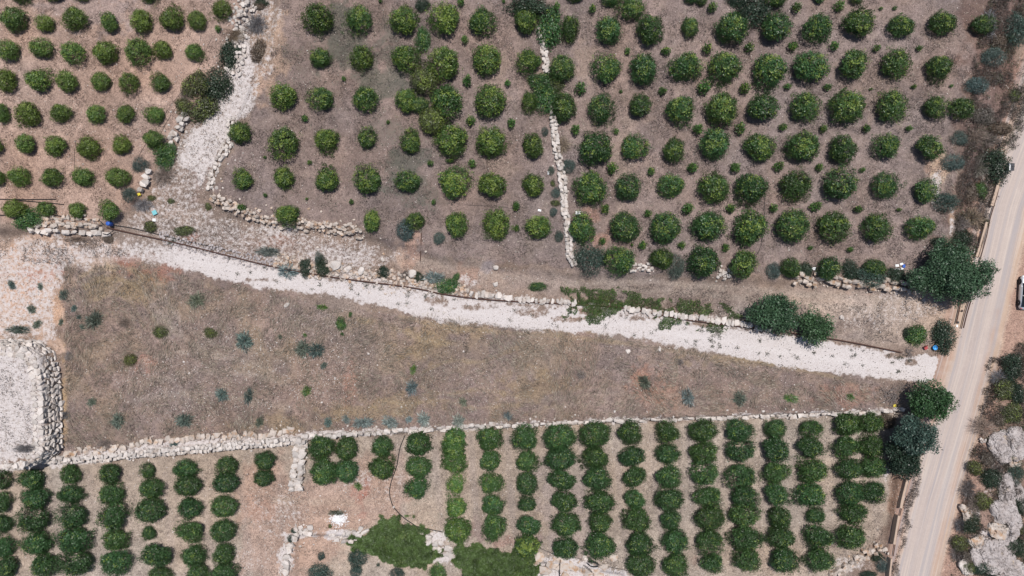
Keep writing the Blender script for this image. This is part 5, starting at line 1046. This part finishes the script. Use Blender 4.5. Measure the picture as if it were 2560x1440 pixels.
pipe('black_pipe', 'black pipe along the bottom edge of the upper left orchard bending to the blue barrel', curve_px([(-10,538),(60,538),(140,539),(190,548),(245,551),(262,563),(268,569)], 4), .055, 'black')
pipe('black_pipe', 'short bent black pipe on the end of the grey block wall', [(264,585),(276,588),(290,577)], .05, 'black', .5)
pipe('black_hose', 'long curved black hose lying across the lower orchard', curve_px([(1013,1088),(1000,1120),(992,1165),(978,1205),(974,1232),(979,1255),(985,1268),(1005,1290),(1030,1308),(1050,1318),(1110,1330)], 6), .055, 'black', .02, 'hose')
pipe('black_hose', 'black hose dropping over the white rock ledge at the bottom', [(1400,1396),(1398,1420),(1399,1445)], .05, 'black', .5, 'hose')
pipe('black_hose', 'black hose along the foot of the lower right orchard ending at the coiled hose', curve_px([(1345,1368),(1390,1386),(1440,1394),(1500,1412),(1560,1424),(1640,1438)], 4), .03, 'black', .02, 'hose')
pipe('brown_pole', 'straight brown pole lying on the bare red patch below the olive bush', [(1054,582),(1052,620),(1050,662)], .05, 'rust', .03, 'pole')
pipe('drip_line', 'thin black drip line curving past the last full row of the right orchard', curve_px([(1912,470),(1910,540),(1905,600),(1898,625),(1888,642)], 4), .025, 'black', .01, 'irrigation line')
pipe('drip_line', 'thin black drip line in the middle orchard near the lone white bag', curve_px([(1160,512),(1200,514),(1250,516),(1280,522),(1292,520)], 4), .02, 'black', .01, 'irrigation line')
for i, (l, lab) in enumerate([([(530,95),(515,125),(500,165),(470,210),(430,260),(405,300),(380,340)], 'thin dark drip line along the right edge of the upper left orchard'), ([(460,240),(420,300),(400,340)], 'thin dark drip line left of the yellowish bush'),
        ([(366,360),(350,385),(335,430),(318,470)], 'thin dark drip line below the last column of the upper left orchard'), ([(505,70),(500,110),(496,150)], 'short thin drip line by the last tree of the second row, upper left'),
        ([(190,350),(186,400),(190,470)], 'thin drip line across the lower rows of the upper left orchard')]):
    pipe('drip_line', lab, curve_px(l, 4), .018, 'black', .01, 'irrigation line')
pipe('thin_cable', 'thin pale cable hanging to the small teal bush at the bottom', [(2194,1386),(2210,1400)], .02, 'conc', .5, 'cable')
pipe('black_hose', 'short dark loop of hose left of the coiled hose', curve_px([(1458,1410),(1466,1416),(1474,1424),(1480,1427),(1472,1418),(1460,1409)], 4), .03, 'black', .5, 'hose', .12)
def coil():
    X, Y, z = at(1483, 1411, .6); e = []
    for j in range(4):
        e.append([(math.cos(a) * (.72 - .07 * j) + random.Random(j).uniform(-.06, .06), math.sin(a) * (.36 - .03 * j), .04 + .045 * j + .02 * math.sin(a * 3 + j), .03) for a in np.linspace(0, 6.3, 28)])
    tag(link('coiled_hose', tubes('coiled_hose', e, M['black'], 6), loc=(X, Y, z + .5), rz=R(-12)), 'oval coil of black hose on the white rock ledge', 'hose')
coil()
# ---------------------------------------------------------------- concrete kerbs beside the road
def kerb(name, label, line, width, hgt, mat='conc', cat='kerb', sink=.1):
    X, Y, T = resample(line, .9); Z = height(X, Y); c = (X[0], Y[0], float(Z[0])); r = np.random.default_rng(abs(int(line[0][1]))); V = []; F = []
    for i in range(len(X)):
        nx_, ny_ = -T[i, 1], T[i, 0]; jw = r.uniform(-.02, .02)
        for s_, zz in ((-1, -sink), (-1, hgt - .03), (-.85, hgt), (.85, hgt), (1, hgt - .03), (1, -sink)):
            V.append((X[i] + nx_ * s_ * (width / 2 + jw) - c[0], Y[i] + ny_ * s_ * (width / 2 + jw) - c[1], Z[i] + zz - c[2]))
    m = 6
    for i in range(len(X) - 1):
        for k_ in range(m - 1): F.append((i * m + k_, i * m + k_ + 1, (i + 1) * m + k_ + 1, (i + 1) * m + k_))
    for e_ in (0, (len(X) - 1) * m):
        F.append((e_, e_ + 1, e_ + 4, e_ + 5)); F.append((e_ + 1, e_ + 2, e_ + 3, e_ + 4))
    return tag(link(name, mesh(name, V, F, [M[mat]]), loc=c), label, cat)
kerb('concrete_kerb', 'pale concrete kerb beside the road from the large dark bush to the scrub', [(2493,447),(2484,478),(2476,505),(2468,530)], .38, .55)
kerb('concrete_kerb', 'tan concrete kerb beside the road above the big carob tree', [(2459,556),(2449,590),(2441,620),(2430,655)], .28, .6)
kerb('concrete_kerb', 'narrow outer concrete strip beside the tan kerb above the carob tree', [(2466,556),(2457,590),(2451,620),(2440,655)], .1, .3)
kerb('concrete_kerb', 'long tan concrete kerb below the darkest round tree', [(2261,1196),(2250,1240),(2244,1270)], .34, .7)
kerb('concrete_kerb', 'tan concrete kerb along the lower road verge above the teal bush', [(2240,1285),(2233,1325),(2226,1370)], .3, .7)
kerb('concrete_kerb', 'thin grey outer strip beside the long tan kerb', [(2269,1196),(2261,1230),(2253,1262)], .08, .35, 'limeG')
kerb('concrete_kerb', 'last piece of concrete kerb at the bottom edge', [(2222,1392),(2218,1440),(2215,1480)], .22, .6)
kerb('concrete_slab', 'pale concrete slab inside the iron rails below the carob tree', [(2410,748),(2400,780),(2392,820)], 1.1, .05, 'conc', 'slab')
pipe('iron_rail', 'dark iron rail on the left of the concrete slab below the carob tree', [(2399,750),(2393,778),(2385,815)], .07, 'rust', .25, 'rail')
pipe('iron_rail', 'dark iron rail nearest the road beside the concrete slab', [(2422,752),(2413,782),(2402,826)], .07, 'rust', .3, 'rail')
pipe('iron_rail', 'middle iron rail beside the concrete slab', [(2418,752),(2408,785),(2399,823)], .05, 'rust', .25, 'rail')
pipe('iron_rail', 'dark iron rail along the road beside the upper concrete kerb', [(2497,452),(2490,485),(2481,515),(2472,545),(2463,590),(2452,630),(2443,662)], .06, 'rust', .2, 'rail')
pipe('iron_rail', 'dark iron rail along the road beside the lower kerbs', [(2267,1192),(2258,1240),(2246,1290),(2238,1340),(2230,1390)], .05, 'rust', .2, 'rail')
pipe('iron_cross_bar', 'thin iron bar joining the rails across the concrete slab', [(2395,777),(2404,777),(2411,778)], .03, 'rust', .25, 'rail', .2)
# ---------------------------------------------------------------- boxes, bags and other small things
def bevel_box(name, dims, mat, bev=.02, taper=0.0, seed=None):
    import bmesh
    b = bmesh.new(); bmesh.ops.create_cube(b, size=1.0)
    for v in b.verts:
        f = 1 - taper * (v.co.z < 0); v.co = Vector((v.co.x * dims[0] * f, v.co.y * dims[1] * f, (v.co.z + .5) * dims[2]))
    bmesh.ops.bevel(b, geom=b.edges[:], offset=bev, segments=2, affect='EDGES', profile=.6)
    if seed is not None:
        r = random.Random(seed)
        for v in b.verts: v.co += Vector((r.uniform(-1, 1), r.uniform(-1, 1), r.uniform(-.5, 1))) * min(dims) * .15
    me = bpy.data.meshes.new(name); b.to_mesh(me); b.free(); me.materials.append(mat); return me
def lathe(name, prof, mat, n=24):
    V = []; F = []
    for r_, zz in prof:
        for k_ in range(n): V.append((r_ * math.cos(6.28318 * k_ / n), r_ * math.sin(6.28318 * k_ / n), zz))
    for i in range(len(prof) - 1):
        for k_ in range(n): F.append((i * n + k_, i * n + (k_ + 1) % n, (i + 1) * n + (k_ + 1) % n, (i + 1) * n + k_))
    return mesh(name, V, F, [mat], None, True)
def root(name, p, label, cat, rz=0, dz=0.0, hz=0):
    X, Y, z = at(*p, hz); e = bpy.data.objects.new(name, None); C.objects.link(e); e.location = (X, Y, z + dz); e.rotation_euler = (0, 0, R(rz)); return tag(e, label, cat)
e = root('waste_box', (2530,417), 'black topped waste box with a white frame beside the road', 'waste box', -3, 0, .9)
link('body', bevel_box('body', (.55, .95, .85), M['white'], .03, .08), e); link('lid', bevel_box('lid', (.46, .93, .06), M['grey'], .02), e, (.08, 0, .852))
for sx in (-.2, .2):
    for sy in (-.38, .38): link('wheel', lathe('wheel', [(.001,-.03),(.09,-.03),(.09,.03),(.001,.03)], M['black'], 12), e, (sx, sy, .05)).rotation_euler = (0, R(90), 0)
e = root('crate', (389,532), 'small pale turquoise crate on the gravel below the gully', 'crate', 25)
link('crate_body', bevel_box('crate_body', (.5, .5, .28), M['teal'], .02, .1), e); link('rim', bevel_box('rim', (.55, .55, .04), M['teal'], .01), e, (0, 0, .27))
e = root('barrel', (279,560), 'blue barrel at the left end of the rusty pipe', 'barrel', 10)
link('barrel_body', lathe('barrel_body', [(.001,0),(.25,0),(.28,.1),(.29,.4),(.28,.7),(.25,.8),(.22,.81),(.001,.81)], M['blue']), e); link('barrel_lid', lathe('barrel_lid', [(.24,0),(.25,.02),(.2,.04),(.001,.04)], M['blue']), e, (0, 0, .81))
e = root('bucket', (2337,869), 'bright light blue bucket between two bushes at the end of the track', 'bucket', 0, 0, .3)
link('bucket_body', lathe('bucket_body', [(.001,0),(.2,0),(.28,.4),(.3,.42),(.28,.41),(.24,.36),(.001,.34)], M['sky']), e)
link('handle', tubes('handle', [[(math.cos(a) * .3, math.sin(a) * .08 - .02, .42 + .02 * math.sin(a), .012) for a in np.linspace(0, 3.14, 12)]], M['grey']), e)
e = root('chair', (2311,869), 'broken faded red plastic chair lying by the light blue bucket', 'chair', 30)
link('seat', bevel_box('seat', (.42, .42, .04), M['red'], .015), e, (0, 0, .3)); link('backrest', bevel_box('backrest', (.42, .05, .4), M['red'], .015), e, (0, .22, .32))
for a in (-.18, .18):
    for b in (-.18, .18): link('leg', bevel_box('leg', (.04, .04, .3), M['red'], .01), e, (a, b, 0))
def scrap(name, p, d, mat, label, cat='litter', rz=0, hz=.1, seed=3):
    X, Y, z = at(*p, hz); tag(link(name, bevel_box(name, d, M[mat], min(d) * .3, 0, seed), None, (X, Y, z + .01), R(rz)), label, cat)
scrap('plastic_bag', (347,486), (.4, .32, .22), 'yellow', 'yellow plastic bag at the end of the flat block wall', 'bag', 20, seed=1)
scrap('plastic_bag', (2236,1014), (.4, .3, .18), 'yellow', 'yellow plastic bag under the dead branches', 'bag', 10, seed=2)
scrap('plastic_sheet', (385,550), (.4, .35, .1), 'white', 'crumpled white scrap below the turquoise crate', seed=3)
scrap('plastic_scrap', (1371,432), (.22, .42, .12), 'white', 'white scrap beside a tiny blue grey bush left of the wall', seed=4)
scrap('plastic_bag', (1349,526), (.4, .25, .1), 'white', 'white bag on bare soil between the last trees of the middle orchard', 'bag', -10, seed=5)
scrap('plastic_sheet', (1445,532), (.6, .4, .12), 'white', 'white sheet at the top of the first tree of the last full row, right orchard', seed=6)
scrap('blue_cloth', (2455,585), (.5, .5, .1), 'blue', 'faded blue cloth on the tan kerb, upper one', seed=7)
scrap('blue_cloth', (2447,628), (.4, .55, .1), 'blue', 'faded blue cloth beside the tan kerb, lower one', seed=8, rz=-20)
scrap('plastic_bag', (2438,630), (.35, .6, .1), 'white', 'white bag on the tan kerb beside the lower blue cloth', 'bag', -25, seed=9)
scrap('plastic_bag', (800,1240), (.1, .1, .05), 'white', 'tiny white scrap on the rubble below the first orchard columns', seed=10)
for i, (p, d, lab) in enumerate([((2243,664),(.42,.28,.12),'uppermost left of the white scraps beside the big carob tree'),((2254,660),(.4,.25,.12),'uppermost right of the white scraps beside the big carob tree'),((2240,673),(.4,.25,.1),'lower left white scrap beside the big carob tree'),((2247,674),(.25,.3,.1),'lower middle white scrap beside the big carob tree'),((2255,672),(.25,.35,.1),'lower right white scrap beside the big carob tree')]):
    scrap('plastic_sheet', p, d, 'white', lab, 'litter', i * 17, seed=20 + i)
scrap('blue_cloth', (2260,665), (.32, .4, .1), 'blue', 'blue scrap beside the white scraps at the carob tree', seed=27)
scrap('plastic_sheet', (2034,672), (.55, .35, .15), 'white', 'white sheet beside the dark spiky bush on the boulder wall', seed=28)
scrap('iron_box', (2405,777), (.16, .26, .2), 'grey', 'small dark valve box on the concrete slab, upper one', 'valve box', -10, seed=None)
scrap('iron_box', (2395,806), (.2, .28, .2), 'grey', 'small dark valve box on the concrete slab, lower one', 'valve box', 0, seed=None)
scrap('plastic_scrap', (2393,815), (.22, .3, .1), 'white', 'pale scrap below the lower valve box', seed=31)
# white ash pile
X, Y, z = at(845, 1297); r = np.random.default_rng(3); n = 900; q = np.abs(r.normal(0, .55, n)); a = r.uniform(0, 6.28, n); Pp = np.stack([q * np.cos(a) * 1.15, q * np.sin(a) * .9, np.maximum(.3 - q * .3, .02) * r.random(n) + .02], 1)
tag(link('rubble_pile', rocks('rubble_pile', Pp, np.stack([r.uniform(.03, .1, n)] * 3, 1) * [1, .7, .5], M['white'], 1, None, 0, .4, 2), loc=(X, Y, z)), 'small bright white pile of rubble above the boulders by the larger mound', 'rubble pile')
# dead branches
def branches(name, p, label, n, L, seed, mat='deadwood', rad=.035):
    r = random.Random(seed); X, Y, z = at(*p); ps = []
    for _ in range(n):
        a = r.uniform(0, 6.28); q = r.uniform(0, .3) * L; x0, y0 = math.cos(a + 2) * q, math.sin(a + 2) * q; pth = []; l = L * r.uniform(.4, 1.0); cu = r.uniform(-.6, .6)
        for t in np.linspace(0, 1, 6): pth.append((x0 + math.cos(a + cu * t) * l * t, y0 + math.sin(a + cu * t) * l * t, .08 + r.uniform(0, .15) + .25 * math.sin(t * 3.1) * r.random(), rad * (1.05 - t)))
        ps.append(pth)
        for _ in range(3):
            i = r.randint(1, 4); b = pth[i]; a2 = a + r.uniform(-1, 1); l2 = l * .35
            ps.append([b, (b[0] + math.cos(a2) * l2 * .5, b[1] + math.sin(a2) * l2 * .5, b[2] + .05, b[3] * .6), (b[0] + math.cos(a2 + .2) * l2, b[1] + math.sin(a2 + .2) * l2, max(.03, b[2] - .03), b[3] * .25)])
    tag(link(name, tubes(name, ps, M[mat], 5), loc=(X, Y, z)), label, 'branches')
M['deadwood'] = plain('dead_wood', (.17, .145, .135), .9)
branches('dead_branches', (2225,985), 'big heap of grey dead branches at the narrow end of the dry field', 26, 2.6, 5)
branches('dead_branches', (2262,970), 'smaller grey heap of dead branches left of the bright green tree', 16, 1.7, 6, rad=.025)
branches('dead_branches', (2268,882), 'brown cut branches at the right end of the rusty pipe', 16, 1.6, 7, rad=.03)
branches('dead_branches', (2263,1300), 'thin dark dead branches over the concrete kerb', 9, 1.2, 8, rad=.02)
# ---------------------------------------------------------------- the parked car
def car():
    X, Y, z = at(2568, 731, .6); e = bpy.data.objects.new('parked_car', None); C.objects.link(e); e.location = (X, Y, z); e.rotation_euler = (0, 0, R(-3.5))
    tag(e, 'silver white car parked on the bare ground at the right edge, half cut off', 'car')
    paint_ = NT('car_paint', .3); paint_.b.inputs['Metallic'].default_value = .35; paint_.b.inputs['Coat Weight'].default_value = .6; M['paint'] = paint_.out((.62, .64, .66, 1))
    gl = NT('car_glass', .06); gl.b.inputs['Specular IOR Level'].default_value = .7; M['glass'] = gl.out((.012, .018, .022, 1))
    # stations along y: half width, belt height, bottom
    st = [(-2.12,.62,.5,.34),(-2.05,.76,.62,.24),(-1.75,.85,.80,.2),(-1.2,.88,.88,.2),(-.4,.89,.92,.2),(.5,.89,.92,.2),(1.1,.87,.86,.2),(1.6,.84,.76,.2),(1.95,.74,.64,.24),(2.1,.58,.5,.36)]
    V = []; F = []
    for yy, hw, top, bot in st:
        for q, zz in ((-.55,bot),(-.93,bot+.04),(-1,bot+.2),(-1,(top+bot)/2),(-.97,top-.08),(-.88,top),(-.4,top+.04),(.4,top+.04),(.88,top),(.97,top-.08),(1,(top+bot)/2),(1,bot+.2),(.93,bot+.04),(.55,bot)): V.append((q * hw, yy, zz))
    m = 14
    for i in range(len(st) - 1):
        for k_ in range(m): F.append((i * m + k_, i * m + (k_ + 1) % m, (i + 1) * m + (k_ + 1) % m, (i + 1) * m + k_))
    for o in (0, (len(st) - 1) * m):
        for k_ in range(6): F.append((o + k_, o + k_ + 1, o + 12 - k_, o + 13 - k_))
    link('body', mesh('body', V, F, [M['paint']], None, True), e)
    cb = [(-1.85,.70,.84,.84),(-1.35,.60,.90,1.40),(-.2,.62,.93,1.50),(.45,.60,.93,1.44),(1.15,.70,.86,.88)]
    V = []; F = []
    for yy, tw, lo, hi in cb:
        for q, zz in ((-.8,lo),(-tw-.03,lo+(hi-lo)*.5),(-tw,hi-.03),(-tw*.8,hi),(tw*.8,hi),(tw,hi-.03),(tw+.03,lo+(hi-lo)*.5),(.8,lo)): V.append((q, yy, zz))
    for i in range(4):
        for k_ in range(7): F.append((i * 8 + k_, i * 8 + k_ + 1, (i + 1) * 8 + k_ + 1, (i + 1) * 8 + k_))
    link('window_glass', mesh('window_glass', V, F, [M['glass']], None, True), e)
    V = []; F = []
    for yy, tw, hi in ((-1.45,.52,1.39),(-1.3,.57,1.44),(-.2,.6,1.53),(.4,.58,1.475),(.52,.53,1.44)):
        for q, zz in ((-1,hi-.06),(-.9,hi),(0,hi+.03),(.9,hi),(1,hi-.06)): V.append((q * tw, yy, zz))
    for i in range(4):
        for k_ in range(4): F.append((i * 5 + k_, i * 5 + k_ + 1, (i + 1) * 5 + k_ + 1, (i + 1) * 5 + k_))
    link('roof', mesh('roof', V, F, [M['paint']], None, True), e)
    for sx in (-1, 1):
        for yy in (-1.33, 1.3):
            w_ = link('wheel', lathe('tyre', [(.16,-.11),(.29,-.11),(.325,-.07),(.325,.07),(.29,.11),(.16,.11)], M['black']), e, (sx * .80, yy, .325)); w_.rotation_euler = (0, R(90), 0)
            link('rim', lathe('rim', [(.001,-.06),(.1,-.07),(.2,-.09),(.21,.09),(.1,.07),(.001,.06)], M['grey'], 20), w_)
            link('wheel_arch', lathe('wheel_arch', [(.325,-.02),(.39,-.02),(.39,.02),(.325,.02)], M['black']), e, (sx * .872, yy, .35)).rotation_euler = (0, R(90), 0)
        link('pillar', mesh('pillar', [(sx*.82,-.5,.9),(sx*.82,-.38,.9),(sx*.64,-.38,1.47),(sx*.64,-.5,1.47)], [(0,1,2,3)], [M['paint']]), e)
        link('headlight', bevel_box('headlight', (.26, .2, .12), M['white'], .03), e, (sx * .6, 1.94, .55)); link('taillight', bevel_box('taillight', (.2, .12, .16), M['red'], .03), e, (sx * .64, -2.02, .52))
        link('wing_mirror', bevel_box('wing_mirror', (.2, .12, .12), M['paint'], .03), e, (sx * .98, .72, .9))
car()
print('objects', len(bpy.data.objects), 'things', len([o for o in C.objects if o.parent is None]))
